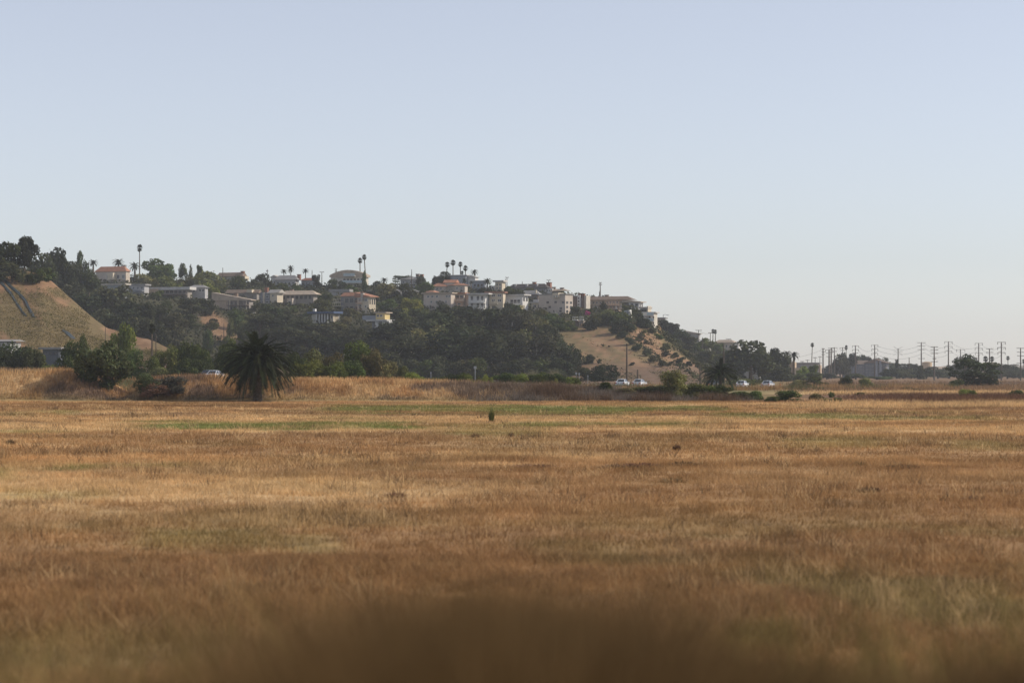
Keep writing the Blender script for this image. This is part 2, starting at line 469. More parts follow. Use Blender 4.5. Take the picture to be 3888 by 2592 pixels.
# ------------------------------------------------------------------ the road on its low bank
ROADP = [(-500, 352), (0, 355), (800, 362), (1600, 384), (2350, 410), (2850, 430), (3400, 450), (3900, 470)]
def road_at(px):
    D_ = float(np.interp(px, [p[0] for p in ROADP], [p[1] for p in ROADP]))
    z = float(np.interp(px, [-500, 800, 1600, 2350, 2850, 3900], [2.4, 2.15, 1.4, .62, .26, .2]))
    return (px - CX) / F * D_, D_, z
pxs = np.arange(-500, 3901, 20)
rp = np.array([road_at(p) for p in pxs])
def ribbon(name, offs, m, cols=None):
    V = np.stack([np.stack([rp[:, 0], rp[:, 1] + o, np.maximum(rp[:, 2] + dz, -.3) if dz < -.5 else rp[:, 2] + dz], -1) for o, dz in offs], 1)
    i = np.arange(V.shape[0] * V.shape[1]).reshape(V.shape[:2])
    qq = np.stack([i[:-1, :-1], i[1:, :-1], i[1:, 1:], i[:-1, 1:]], -1).reshape(-1, 4)
    c = None
    if cols is not None: c = cols(V[..., 0], V[..., 1]).reshape(-1, 3)
    return tag(obj(name, setmesh(name, V, [qq], c, True), m), kind='structure')
ribbon('road_bank', [(-13, -4), (-6.5, -.05), (-5, -.05), (5, -.05), (6.5, -.05), (13, -4)], vcolmat('verge_soil', var=.3, scale=.8),
       lambda x, y: mixc(np.array((.09, .095, .04)), STRAW * .45, sstep(.4, .6, fbm(x / 5, y / 5, 3))))
ribbon('road', [(-4.2, 0), (4.2, 0)], mat('asphalt', (.055, .055, .057), rough=.9, scale=.4))
ribbon('road_centre_line', [(-.07, .004), (.07, .004)], mat('road_paint', (.6, .42, .08), rough=.7))

# ------------------------------------------------------------------ the long grassy bank at the far side of the field
BTOP = [(-420, 1412), (0, 1414), (160, 1414), (262, 1410), (330, 1436), (400, 1474), (450, 1497), (480, 1490), (530, 1446), (620, 1438), (800, 1436),
        (1150, 1447), (1500, 1450), (1900, 1466), (2200, 1476), (2500, 1492), (2800, 1516), (2980, 1531)]
BTOE = 262.0
def btop(px):
    y = np.interp(px, [p[0] for p in BTOP], [p[1] for p in BTOP])
    return np.maximum(EYE - (y - YH) / F * 271.0, .02)
def bank_z(x, y):
    px = CX + F * x / 267.0
    h = btop(px)
    s = sstep(BTOE - .5, BTOE + 8.5, y) * sstep(291, 277, y)
    return h * s + (fbm(x / 3, y / 3, 7) - .5) * .35 * s
def bank_col(x, y):
    c = mixc(TAN * 1.08, BROWN, sstep(.45, .62, fbm(x / 7, y / 5, 11)) * .8)
    c = mixc(c, STRAW, sstep(.45, .62, fbm(x / 4, y / 3, 14)) * .8)
    c = mixc(c, np.array((.17, .115, .085)), sstep(.52, .64, fbm(x / 5, y / 4, 17)) * .85)
    px = CX + F * x / 267.0
    g = sstep(1450, 2150, px)
    c = mixc(c, np.array((.21, .16, .115)), g * .7)
    c = mixc(c, OLIVE, sstep(265.5, 262, y) * .6)
    return c
bx = np.linspace(at(-420, 0, 267).x, at(3000, 0, 267).x, 420); by = np.linspace(BTOE - 1, 292, 34)
BX, BY = np.meshgrid(bx, by, indexing='ij')
BZ = bank_z(BX, BY) - .03
i = np.arange(BX.size).reshape(BX.shape)
qq = np.stack([i[:-1, :-1], i[1:, :-1], i[1:, 1:], i[:-1, 1:]], -1).reshape(-1, 4)
tag(obj('grassy_bank', setmesh('grassy_bank', np.stack([BX, BY, BZ], -1), [qq], bank_col(BX, BY).reshape(-1, 3), True), vcolmat('field_soil')), kind='structure')

# ------------------------------------------------------------------ grass: real blades
GRASS = vcolmat('dry_grass', var=.22, scale=2.0, transl=.35)
def blades(name, P, h, w, col, lean=.35, two=False, kind='stuff', label=None, cat=None, m=GRASS):
    n = len(P)
    a = rng.uniform(0, 2 * np.pi, n); d = np.stack([np.cos(a), np.sin(a), np.zeros(n)], -1)
    b = rng.uniform(0, 2 * np.pi, n); L = np.stack([np.cos(b), np.sin(b), np.zeros(n)], -1) * (h * rng.uniform(0, lean, n) * 1.6)[:, None]
    up = np.zeros((n, 3)); up[:, 2] = h
    tip = rng.uniform(.95, 1.2, n)[:, None]
    if two:
        V = np.stack([P - d * w[:, None] / 2, P + d * w[:, None] / 2,
                      P + d * w[:, None] * .38 + L * .35 + up * .6, P - d * w[:, None] * .38 + L * .35 + up * .6, P + L + up], 1)
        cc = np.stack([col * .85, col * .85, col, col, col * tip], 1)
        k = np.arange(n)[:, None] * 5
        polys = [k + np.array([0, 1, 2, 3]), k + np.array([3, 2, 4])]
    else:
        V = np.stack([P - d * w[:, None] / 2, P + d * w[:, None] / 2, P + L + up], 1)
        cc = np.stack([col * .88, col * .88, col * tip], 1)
        polys = [np.arange(n)[:, None] * 3 + np.array([0, 1, 2])]
    o = obj(name, setmesh(name, V.reshape(-1, 3), polys, cc.reshape(-1, 3)), m)
    tag(o, label, cat, kind=kind)
    return o
def tufts(n, y0, y1, k, spread, half=.252):
    """k blades round each of n tuft centres spread over the field between two distances"""
    y = np.sqrt(rng.uniform(y0 * y0, y1 * y1, n)); x = rng.uniform(-1, 1, n) * (half * y + 1.5)
    size = .25 + 1.5 * fbm(x / 2.0, y / 2.0, 19) ** 1.3 + rng.uniform(-.15, .15, n)
    X = np.repeat(x, k) + rng.normal(0, spread, n * k); Y = np.repeat(y, k) + rng.normal(0, spread, n * k)
    return X, Y, np.repeat(size, k), np.repeat(rng.uniform(.8, 1.2, n), k)
for y0, y1, n, k, sp, hh, ww, two in ((14, 42, 14000, 15, .15, .20, .013, True), (40, 90, 18000, 11, .22, .20, .022, False), (86, 160, 22000, 9, .35, .19, .04, False), (155, 263, 30000, 8, .5, .18, .08, False)):
    X, Y, sz, tone = tufts(n, y0, y1, k, sp)
    N = len(X)
    c = field_col(X, Y)
    gr = sstep(.02, .08, c[:, 1] - c[:, 0] * .8)
    c = c * (tone * rng.uniform(.85, 1.15, N))[:, None]
    h = hh * sz * rng.uniform(.55, 1.25, N) * (1 - .35 * gr)
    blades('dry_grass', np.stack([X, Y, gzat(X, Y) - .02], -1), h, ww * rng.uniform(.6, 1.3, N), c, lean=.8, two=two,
           label='tan dry grass covering the open field, ' + {14: 'nearest strip', 40: 'near middle strip', 86: 'far middle strip', 155: 'strip reaching the bank'}[y0], cat='grass')
# taller stalk clumps, pale and dun, scattered unevenly
n = 9000; k = 12
y = 20 * (230 / 20) ** rng.random(n); x = rng.uniform(-1, 1, n) * (.252 * y + 1.5)
ok = rng.random(n) < sstep(.46, .66, fbm(x / 4, y / 6, 3)) * .9 + .06
x, y = x[ok], y[ok]; n = len(x); wsc = np.repeat(np.clip(y / 45, .6, 4.2), k)
pale = rng.random(n) < .55
c = np.repeat(np.where(pale[:, None], STRAW * 1.05, np.array((.17, .115, .065))) * rng.uniform(.75, 1.15, n)[:, None], k, 0)
X = np.repeat(x, k) + rng.normal(0, .13, n * k) * np.sqrt(wsc); Y = np.repeat(y, k) + rng.normal(0, .13, n * k)
blades('stalk_clumps', np.stack([X, Y, gzat(X, Y) - .02], -1), np.repeat(rng.uniform(.2, .5, n), k) * rng.uniform(.5, 1.15, n * k), .014 * wsc * rng.uniform(.6, 1.3, n * k), c, lean=.8,
       label='taller pale and dun stalks standing in uneven clumps over the field', cat='grass')
N = 17000
Y = rng.uniform(2.6, 17, N); X = rng.uniform(-1, 1, N) * (.26 * Y + .6)
ncl = fbm(X / .5, Y / .5, 10)
c = mixc(np.array((.20, .155, .055)), np.array((.30, .19, .085)), sstep(.4, .6, fbm(X / 1.3, Y / 1.3, 15))) * rng.uniform(.6, 1.3, N)[:, None]
blades('roadside_weeds', np.stack([X, Y, gzat(X, Y) - .02], -1), (.30 + .75 * ncl) * rng.uniform(.35, 1.1, N), rng.uniform(.006, .018, N), c, lean=.9, two=True,
       label='olive and brown weeds on the near roadside bank along the bottom edge', cat='weeds')
N = 11000
Y = rng.uniform(3.2, 5.2, N); px = np.where(rng.random(N) < .8, rng.normal(1900, 430, N), rng.normal(3800, 200, N)); X = (px - CX) / F * Y
top = 2085 + 430 * np.minimum(1.3, (np.where(px < 3000, np.abs(px - 1900) / 950, .55 + np.abs(px - 3800) / 600)) ** 1.5) + rng.uniform(0, 330, N)
h = np.maximum(.15, EYE - (top - YH) / F * Y - gzat(X, Y))
c = mixc(np.array((.10, .062, .028)), np.array((.17, .105, .045)), rng.random(N))
blades('dry_brush', np.stack([X, Y, gzat(X, Y) - .02], -1), h, rng.uniform(.006, .02, N), c, lean=.35, two=True, label='dark brown dry brush stalks rising at the bottom centre and right corner', cat='brush')
# tall grass on the bank
N = 52000
X = rng.uniform(bx[0], bx[-1], N); Y = BTOE + 1 + rng.uniform(0, 1, N) ** 1.2 * 13
px = CX + F * X / 267
z = bank_z(X, Y)
c = bank_col(X, Y) * (rng.uniform(.7, 1.3, N) * (.8 + .4 * fbm(X / 1.2, Y / 1.2, 5)))[:, None]
h = (.30 + .55 * fbm(X / 2.2, Y / 2.2, 9)) * rng.uniform(.5, 1.3, N) * (.45 + .55 * sstep(.1, .9, z))
blades('bank_grass', np.stack([X, Y, z - .05], -1), h, rng.uniform(.05, .11, N), c, lean=.25, label='tall straw grass standing on the long bank', cat='grass')
# grey and brown dead brush at the foot of the bank, right of centre
N = 26000
X = rng.uniform(at(1700, 0, 264).x, at(2880, 0, 264).x, N); Y = BTOE + rng.uniform(-.5, 7.5, N)
pxx = CX + F * X / 265
ok = rng.random(N) < sstep(1650, 2200, pxx) * sstep(2900, 2640, pxx) * (.25 + .9 * sstep(.4, .6, fbm(X / 2, Y / 2, 21)))
X, Y = X[ok], Y[ok]; N = len(X)
n = fbm(X / 2.5, Y / 2.5, 3)
c = mixc(np.array((.20, .165, .135)), np.array((.15, .095, .06)), sstep(.4, .6, n)) * rng.uniform(.7, 1.3, N)[:, None]
blades('dead_brush', np.stack([X, Y, bank_z(X, Y) - .05], -1), (.4 + 1.1 * n) * rng.uniform(.5, 1.2, N), rng.uniform(.04, .09, N), c, lean=.5,
       label='grey leafless brush along the foot of the bank', cat='brush')
# reddish and dun brush on the flats to the right
def flats(name, label, n, pr, yr, colr, hh, ww):
    py = rng.uniform(*yr, n); Y = EYE * F / (py - YH); px = rng.uniform(*pr, n); X = (px - CX) / F * Y
    ok = rng.random(n) < sstep(pr[0] - 10, pr[0] + 330, px + 260 * (fbm(X / 3, Y / 5, 7) - .5)); X, Y = X[ok], Y[ok]; n = len(X)
    c = field_col(X, Y)
    c = c * .5 + np.array(colr) * .5
    c = c * rng.uniform(.7, 1.3, n)[:, None]
    blades(name, np.stack([X, Y, gzat(X, Y) - .03], -1), hh * rng.uniform(.4, 1.2, n) * (.5 + fbm(X / 3, Y / 4, 2)), ww * rng.uniform(.6, 1.3, n), c, lean=.5, label=label, cat='brush')
flats('red_brush', 'dark reddish low brush in a band across the right side of the flats', 13000, (3150, 4000), (1501, 1527), RED, .65, .08)
flats('dun_brush', 'dun brown low brush on the flats below the power poles', 15000, (2880, 4000), (1448, 1487), DUSK, .8, .14)
flats('straw_grass', 'pale straw grass band between the brown brush strips on the right', 9000, (2950, 4000), (1487, 1501), STRAW, .5, .1)
flats('pale_grass', 'pale straw grass strip along the right edge of the field', 9000, (2900, 4000), (1526, 1550), STRAW, .5, .07)
# rough grass on the road's own bank
N = 26000
px = rng.uniform(-300, 3600, N); of = rng.uniform(-12.5, -5.2, N)
rx = np.interp(px, pxs, rp[:, 0]); ry = np.interp(px, pxs, rp[:, 1]) + of; rz = np.interp(px, pxs, rp[:, 2])
rz = np.where(of > -6.5, rz - .05, rz - .05 - (-6.5 - of) / 6.5 * (rz + .25)); X = rx
c = mixc(np.array((.10, .105, .045)), TAN * .8, sstep(.42, .6, fbm(X / 4, ry / 4, 6))) * rng.uniform(.7, 1.3, N)[:, None]
blades('verge_grass', np.stack([X, ry, rz - .05], -1), (.6 + .55 * sstep(2100, 2400, px)) * rng.uniform(.4, 1.2, N), rng.uniform(.06, .16, N), c, label='rough grass on the low road bank behind the field', cat='grass')
# green hedge strip and reeds behind the bank
N = 9000
px = rng.uniform(1880, 2200, N); Dd = rng.uniform(470, 500, N); X = (px - CX) / F * Dd
blades('reeds', np.stack([X, Dd, np.full(N, .2)], -1), 3.3 * rng.uniform(.45, 1.1, N) * (.35 + 1.1 * fbm(X / 2.2, Dd / 9, 8)) * sstep(1870, 1960, px) * sstep(2215, 2120, px), rng.uniform(.08, .2, N),
       mixc(np.array((.10, .105, .055)), np.array((.32, .25, .16)), rng.random(N) ** 2.5), lean=.2, label='grey green reeds with pale plumes in front of the dark grove', cat='reeds')
# ------------------------------------------------------------------ plants: a few meshes of each kind, copied
def crown_mesh(name, lobes, n, leaf, seed, flat=0.0, aspect=.6):
    r = np.random.default_rng(seed)
    L = np.array(lobes, float)
    wgt = (L[:, 3] * L[:, 4] + L[:, 4] * L[:, 5]); wgt /= wgt.sum()
    k = r.choice(len(L), n, p=wgt)
    d = r.normal(0, 1, (n, 3)); d /= np.linalg.norm(d, axis=1)[:, None]
    rad = .55 + .5 * r.random(n) ** .7
    far = r.random(n) < .06
    rad[far] *= 1.18
    P = L[k, :3] + d * L[k, 3:6] * rad[:, None]
    nn = d + r.normal(0, .75, (n, 3)); nn[:, 2] += flat; nn /= np.linalg.norm(nn, axis=1)[:, None]
    a = np.cross(nn, r.normal(0, 1, (n, 3))); a /= np.linalg.norm(a, axis=1)[:, None]
    b = np.cross(nn, a)
    s = leaf * r.uniform(.6, 1.5, n)[:, None]
    V = np.stack([P - a * s, P - b * s * aspect, P + a * s, P + b * s * aspect], 1)
    tone = (r.uniform(.72, 1.3, len(L))[k] * r.uniform(.75, 1.3, n))
    cols = np.repeat(np.stack([tone * r.uniform(.9, 1.15, n), tone, tone * r.uniform(.8, 1.1, n)], -1), 4, 0)
    V[..., 2] = np.maximum(V[..., 2], .005)
    return setmesh(name, V.reshape(-1, 3), [np.arange(n * 4).reshape(-1, 4)], cols)

def trunk_mesh(name, lobes, r0, seed, top=.75, limbs=6, lean=0.0):
    r = random.Random(seed); m = MB()
    pts = [(0, 0, -.06), (lean * .1, r.uniform(-.01, .01), top * .35), (lean * .35, r.uniform(-.02, .02), top * .7), (lean * .7, 0, top)]
    m.tube(pts, [r0 * 1.25, r0, r0 * .75, r0 * .35], 6)
    for lo in r.sample(list(lobes), min(limbs, len(lobes))):
        h = min(top * .75, max(.08, lo[2] * .5)); x = lean * .3 * h
        c = Vector(lo[:3])
        m.tube([(x, 0, h), (x + (c.x - x) * .5, c.y * .5, h + (c.z - h) * .6), c], [r0 * .6, r0 * .4, r0 * .15], 5)
    return m.mesh(name)

def lobeset(kind, seed):
    r = random.Random(seed); L = []
    if kind == 'euc':
        for i in range(17):
            z = r.uniform(.28, .93); w = .27 * (1.1 - abs(z - .62) * 1.2)
            a = r.uniform(0, 6.28); q = math.sqrt(r.random()) * w
            s = r.uniform(.09, .155)
            L.append((math.cos(a) * q, math.sin(a) * q, z, s, s, s * r.uniform(.9, 1.5)))
    elif kind == 'round':
        for i in range(15):
            z = r.uniform(.24, .84); w = .46 * math.sqrt(max(.1, 1 - ((z - .5) / .55) ** 2))
            a = r.uniform(0, 6.28); q = math.sqrt(r.random()) * w
            s = r.uniform(.14, .23)
            L.append((math.cos(a) * q * .85, math.sin(a) * q * .85, z, s, s, s * .9))
    elif kind == 'shrub':
        for i in range(14):
            z = r.uniform(.1, .78); w = .46 * math.sqrt(max(.1, 1 - (z / 1.0) ** 2))
            a = r.uniform(0, 6.28); q = math.sqrt(r.random()) * w
            s = r.uniform(.15, .24)
            L.append((math.cos(a) * q, math.sin(a) * q, z, s, s, s * r.uniform(.9, 1.2)))
    elif kind == 'lean':      # shrub that widens upward from a narrow foot
        for i in range(18):
            z = r.uniform(.14, .82); w = .12 + .42 * min(1, (z / .55))
            a = r.uniform(0, 6.28); q = math.sqrt(r.random()) * w
            s = r.uniform(.12, .2)
            L.append((math.cos(a) * q - .22 * max(0, z - .1), math.sin(a) * q, z, s, s, s))
    elif kind == 'umbrella':
        for i in range(16):
            a = r.uniform(0, 6.28); q = math.sqrt(r.random()) * .48
            z = r.choice((.86, .74, .62, .5)) + r.uniform(-.04, .04) - q * .25
            s = r.uniform(.09, .16)
            L.append((math.cos(a) * q, math.sin(a) * q, z, s * 1.3, s * 1.3, s * .6))
    elif kind == 'column':
        for i in range(12):
            z = .08 + .84 * i / 11; w = .3 * (1 - .55 * z)
            L.append((r.uniform(-.05, .05), r.uniform(-.05, .05), z, w, w, .09))
    elif kind == 'cone':
        for i in range(12):
            z = .08 + .86 * i / 11; w = .44 * (1.04 - z)
            L.append((r.uniform(-.04, .04), r.uniform(-.04, .04), z, w, w, .07))
    return L

VAR = {}
def variants(kind, n, leaf, count, flat=0.0, r0=.03, top=.75, tag_=''):
    out = []
    for i in range(count):
        L = lobeset(kind, 100 * count + 13 * i + len(kind) + hash_(kind))
        out.append((crown_mesh(kind + '_crown', L, n, leaf, 50 + i + hash_(kind), flat), trunk_mesh(kind + '_trunk', L, r0, i + hash_(kind), top)))
    VAR[kind + tag_] = out
def hash_(s): return sum(ord(ch) * (i + 1) for i, ch in enumerate(s)) % 97
variants('euc', 2500, .028, 6, r0=.022, top=.82)
variants('round', 2300, .043, 5, r0=.035, top=.6)
variants('shrub', 1700, .046, 5, r0=.025, top=.5)
variants('shrub', 5200, .029, 4, r0=.02, top=.5, tag_='_fine')
variants('shrub', 15000, .03, 2, r0=.012, top=.6, tag_='_near')
variants('lean', 7000, .028, 1, r0=.03, top=.5)
variants('umbrella', 1500, .032, 3, flat=.6, r0=.03, top=.7)
variants('column', 900, .05, 2, r0=.05, top=.6)
variants('cone', 900, .045, 2, r0=.04, top=.8)

LM = {}
def withmat(me, m):
    """same geometry with another leaf material"""
    k = (me.name, m.name)
    if k not in LM:
        if len(me.materials) == 0:
            me.materials.append(m); LM[k] = me
        else:
            c = me.copy(); c.materials.clear(); c.materials.append(m); LM[k] = c
    return LM[k]

PLANTS = []
def plant(kind, px, ytop, D, wpx, leafc, label, cat='tree', name=None, group=None, ybase=None, terr=None, bark=None, var=None, hscale=1.0):
    """a tree or shrub: stands on the terrain at its distance, its top at row ytop"""
    if terr is not None:
        if D is None: D = terr.D(px, ybase)
        ybase = terr.Y(px, D)
    if terr is not None and kind in ('shrub', 'round') and ybase - ytop < .62 * wpx:
        ybase = ytop + .78 * wpx; D = terr.D(px, ybase); ybase = terr.Y(px, D)
    b = at(px, ybase, D) if ybase is not None else Vector(((px - CX) / F * D, D, 0))
    if ybase is None: b.z = 0.0
    top = EYE - (ytop - YH) / F * D
    h = max(.3, top - b.z); w = wpx * D / F
    vs = VAR[kind]
    k = random.randrange(len(vs)) if var is None else var
    cm, tm = vs[k]
    if name is None: name = {'tree': 'tree', 'shrub': 'shrub', 'bush': 'bush'}.get(cat, 'tree')
    o = empty(name, b, 0 if kind == 'lean' else random.uniform(0, 6.28))
    tag(o, label, cat, group)
    width = {'euc': .56, 'round': .98, 'shrub': .95, 'lean': 1.02, 'umbrella': 1.1, 'column': .5, 'cone': .8}[kind.replace('_fine', '').replace('_near', '')]
    o.scale = (w / width, w / width, h / 1.0)
    obj('trunk', withmat(tm, bark or BARK), None, o)
    obj('crown', withmat(cm, LEAF[leafc]), None, o)
    PLANTS.append((px, ytop, o))
    return o
ORD = ['first', 'second', 'third', 'fourth', 'fifth', 'sixth', 'seventh', 'eighth', 'ninth', 'tenth', 'eleventh', 'twelfth', 'thirteenth', 'fourteenth', 'fifteenth', 'sixteenth', 'seventeenth', 'eighteenth', 'nineteenth', 'twentieth']

# trees on top of the spur and along the skyline
plant('round', 0, 905, 566, 150, 'dark', 'dark bushy tree on the spur top, cut by the left frame edge', terr=spur)
plant('round', 92, 893, 570, 105, 'dark', 'tallest dark tree on the spur top, just right of the frame edge tree', terr=spur, var=1)
plant('shrub', 45, 980, 560, 130, 'euc', 'low dark undergrowth below the two spur-top trees', 'shrub', terr=spur)
plant('shrub', 150, 1005, 571, 90, 'mid', 'dark green bush at the right end of the spur ridge', 'bush', terr=spur)
plant('shrub', 185, 1030, 568, 50, 'mid', 'small green bush where the spur ridge starts to fall', 'bush', terr=spur)
plant('round', 214, 930, 760, 135, 'dark', 'wide dome-shaped dark tree behind the falling spur ridge', terr=None, ybase=1110)
plant('round', 308, 955, 800, 52, 'dark', 'narrow dark tree right of the dome-shaped tree', terr=None, ybase=1110)
plant('round', 168, 962, 720, 110, 'dark', 'dark tree between the spur ridge end and the dome-shaped tree', ybase=1095)
plant('round', 262, 985, 790, 100, 'dark', 'dark tree overlapping the right side of the dome-shaped tree', ybase=1110)
plant('round', 338, 1020, 800, 90, 'mid', 'leafy tree below the left end of the terracotta roof', ybase=1120)
plant('shrub', 330, 1010, 850, 70, 'mid', 'green bush left of the terracotta-roofed house', 'bush', terr=bluff)
plant('round', 606, 976, 920, 130, 'mid', 'big rounded green tree on the skyline right of the lone tall palm', terr=bluff)
plant('shrub', 560, 1030, 870, 90, 'olive', 'olive bush below the big rounded skyline tree', 'bush', terr=bluff)
plant('shrub', 640, 1040, 870, 100, 'mid', 'green bush mass above the long white-roofed house', 'bush', terr=bluff)
plant('round', 695, 1000, 930, 36, 'mid', 'small loose green tree just left of the cone-shaped conifer', terr=bluff)
plant('cone', 724, 998, 925, 26, 'dark', 'small dark cone-shaped conifer on the skyline', terr=bluff)
plant('round', 757, 1004, 930, 34, 'mid', 'small round-headed tree just right of the cone-shaped conifer', terr=bluff)
plant('shrub', 800, 1016, 915, 120, 'olive', 'broad olive-green tree left of the brown gable-roofed skyline house', terr=bluff, name='tree')
plant('shrub', 735, 1045, 880, 100, 'olive', 'olive bush above the grey house with paired windows', 'bush', terr=bluff)
plant('shrub', 800, 1068, 850, 60, 'bright', 'bright green bush right of the grey house with paired windows', 'bush', terr=bluff)
plant('shrub', 905, 1040, 895, 60, 'mid', 'green bush in front of the brown gable-roofed skyline house', 'bush', terr=bluff)
plant('shrub', 985, 1032, 920, 75, 'dark', 'dark rounded tree between the brown gable house and the grey hip-roofed house', terr=bluff, name='tree')
plant('shrub', 1070, 1066, 870, 70, 'mid', 'green bush in front of the grey hip-roofed house', 'bush', terr=bluff)
plant('shrub', 1130, 1070, 860, 40, 'mid', 'green bush at the right corner of the grey hip-roofed house', 'bush', terr=bluff)
plant('round', 1201, 1037, 905, 34, 'dark', 'small dark round tree left of the curved-roof mansion', terr=bluff)
plant('shrub', 1262, 1058, 900, 45, 'mid', 'green bush at the left foot of the curved-roof mansion', 'bush', terr=bluff)
plant('shrub', 1297, 1060, 895, 48, 'dark', 'dark bush in front of the curved-roof mansion', 'bush', terr=bluff)
plant('shrub', 1340, 1078, 880, 60, 'mid', 'green bush below the curved-roof mansion', 'bush', terr=bluff)
plant('column', 1384, 1030, 895, 20, 'mid', 'slim ivy-clad shrub at the foot of the twin palms', 'shrub', terr=bluff)
plant('shrub', 1432, 1063, 915, 30, 'mid', 'green bush on the skyline right of the twin palms', 'bush', terr=bluff)
plant('umbrella', 1530, 1040, 912, 95, 'dark', 'dark flat-topped tree on the skyline right of the curved-roof mansion', terr=bluff)
plant('shrub', 1480, 1068, 880, 90, 'olive', 'olive hedge below the flat-topped skyline tree', 'bush', terr=bluff)
plant('shrub', 1540, 1075, 875, 80, 'mid', 'green bush above the white garage house', 'bush', terr=bluff)
plant('shrub', 1598, 1038, 905, 36, 'dark', 'dark bush beside the grey chimney house on the skyline', 'bush', terr=bluff)
plant('round', 1652, 1042, 900, 34, 'dark', 'dark tree left of the orange-roofed villa', terr=bluff)
plant('round', 1686, 1032, 905, 66, 'dark', 'dark leafy tree behind the orange-roofed villa', terr=bluff)
plant('shrub', 1610, 1062, 870, 70, 'mid', 'green bush left of the orange-roofed villa', 'bush', terr=bluff)
plant('shrub', 1735, 1100, 820, 36, 'mid', 'small green bush in front of the orange-roofed villa', 'bush', terr=bluff)
plant('shrub', 1838, 1085, 850, 66, 'dark', 'dark bush in front of the grey white flat-roofed house', 'bush', terr=bluff)
plant('shrub', 1925, 1078, 850, 44, 'mid', 'green bush right of the cream tower house', 'bush', terr=bluff)
plant('shrub', 1965, 1090, 840, 80, 'mid', 'green bush below the dark-shingled row house', 'bush', terr=bluff)
plant('shrub', 2137, 1100, 860, 34, 'mid', 'small green bush on the roof terrace skyline beside the brick chimney', 'bush', terr=bluff)

# trees below the houses, left part of the bluff
for k, (px, yt, w, D_, lc) in enumerate([(285, 1085, 80, 780, 'dark'), (345, 1120, 120, 740, 'dark'), (425, 1088, 130, 745, 'euc'), (300, 1170, 100, 690, 'dark'), (395, 1180, 110, 690, 'euc'), (480, 1150, 110, 720, 'dark'),
                                         (455, 1210, 100, 680, 'dark'), (545, 1160, 100, 725, 'dark'), (530, 1200, 90, 690, 'euc'), (610, 1165, 100, 735, 'dark'), (590, 1225, 90, 685, 'dark'), (665, 1195, 90, 705, 'euc')]):
    plant('euc', px, yt, D_, w * 1.15, lc, f'{ORD[k]} tree from the left in the grove between spur and long white-roofed house', terr=bluff, group='grove right of the spur')
plant('umbrella', 735, 1118, 770, 150, 'dark', 'broad dark cypress spreading below the grey house with paired windows', terr=bluff)
plant('umbrella', 705, 1180, 745, 110, 'dark', 'lower dark cypress beside the bare tan patch', terr=bluff)
plant('shrub', 650, 1245, 700, 90, 'euc', 'dull green bush above the roadside thicket, left of the tan patch', 'bush', terr=bluff)
plant('shrub', 790, 1235, 705, 36, 'mid', 'small bush on the left edge of the bare tan patch', 'bush', terr=bluff)
plant('shrub', 865, 1262, 690, 60, 'mid', 'dark green bush at the foot of the bare tan patch', 'bush', terr=bluff)
plant('shrub', 905, 1172, 765, 80, 'mid', 'green bush right above the bare tan patch', 'bush', terr=bluff)
plant('shrub', 925, 1215, 735, 60, 'mid', 'green bush left of the white stair slabs', 'bush', terr=bluff)
plant('shrub', 880, 1195, 745, 40, 'olive', 'pale olive bush on the upper right edge of the bare tan patch', 'bush', terr=bluff)
plant('shrub', 1040, 1150, 780, 100, 'mid', 'green tree mass below the cream-sided bungalow', terr=bluff, name='tree')
for k, (px, yt, w, D_, lc) in enumerate([(985, 1195, 90, 725, 'euc'), (1030, 1205, 120, 730, 'dark'), (1090, 1200, 110, 745, 'euc'), (1085, 1245, 110, 690, 'euc'), (1150, 1215, 110, 725, 'dark'), (1165, 1262, 100, 685, 'euc'),
                                         (1225, 1232, 110, 720, 'euc'), (1235, 1275, 100, 680, 'dark'), (1290, 1225, 90, 735, 'olive'), (1300, 1265, 100, 690, 'euc'), (1355, 1250, 90, 710, 'dark'), (1365, 1285, 100, 680, 'euc'), (1440, 1258, 110, 690, 'olive')]):
    plant('euc', px, yt, D_, w * 1.2, lc, f'{ORD[k]} tree from the left in the brownish canopy sloping down behind the big palm', terr=bluff, group='sloping canopy')
plant('shrub', 1232, 1105, 850, 60, 'mid', 'green bush left of the orange tiled multi-storey house', 'bush', terr=bluff)
plant('shrub', 1215, 1130, 820, 80, 'mid', 'tree above the blue-roofed pavilion', terr=bluff, name='tree')
plant('shrub', 1335, 1165, 785, 60, 'olive', 'olive bush below the orange tiled multi-storey house', 'bush', terr=bluff)
plant('shrub', 1310, 1195, 765, 60, 'olive', 'olive bush right of the blue-roofed pavilion', 'bush', terr=bluff)
for k, (px, yt, w, D_, lc) in enumerate([(1475, 1135, 80, 790, 'mid'), (1525, 1120, 70, 815, 'mid'), (1560, 1130, 90, 800, 'bright'), (1500, 1165, 90, 770, 'dark'), (1590, 1165, 80, 775, 'mid'), (1540, 1175, 80, 760, 'mid'), (1620, 1185, 90, 765, 'dark')]):
    plant('round', px, yt, D_, w, lc, f'{ORD[k]} rounded tree from the left between the orange tiled house and beige apartments', terr=bluff, group='rounded garden trees')
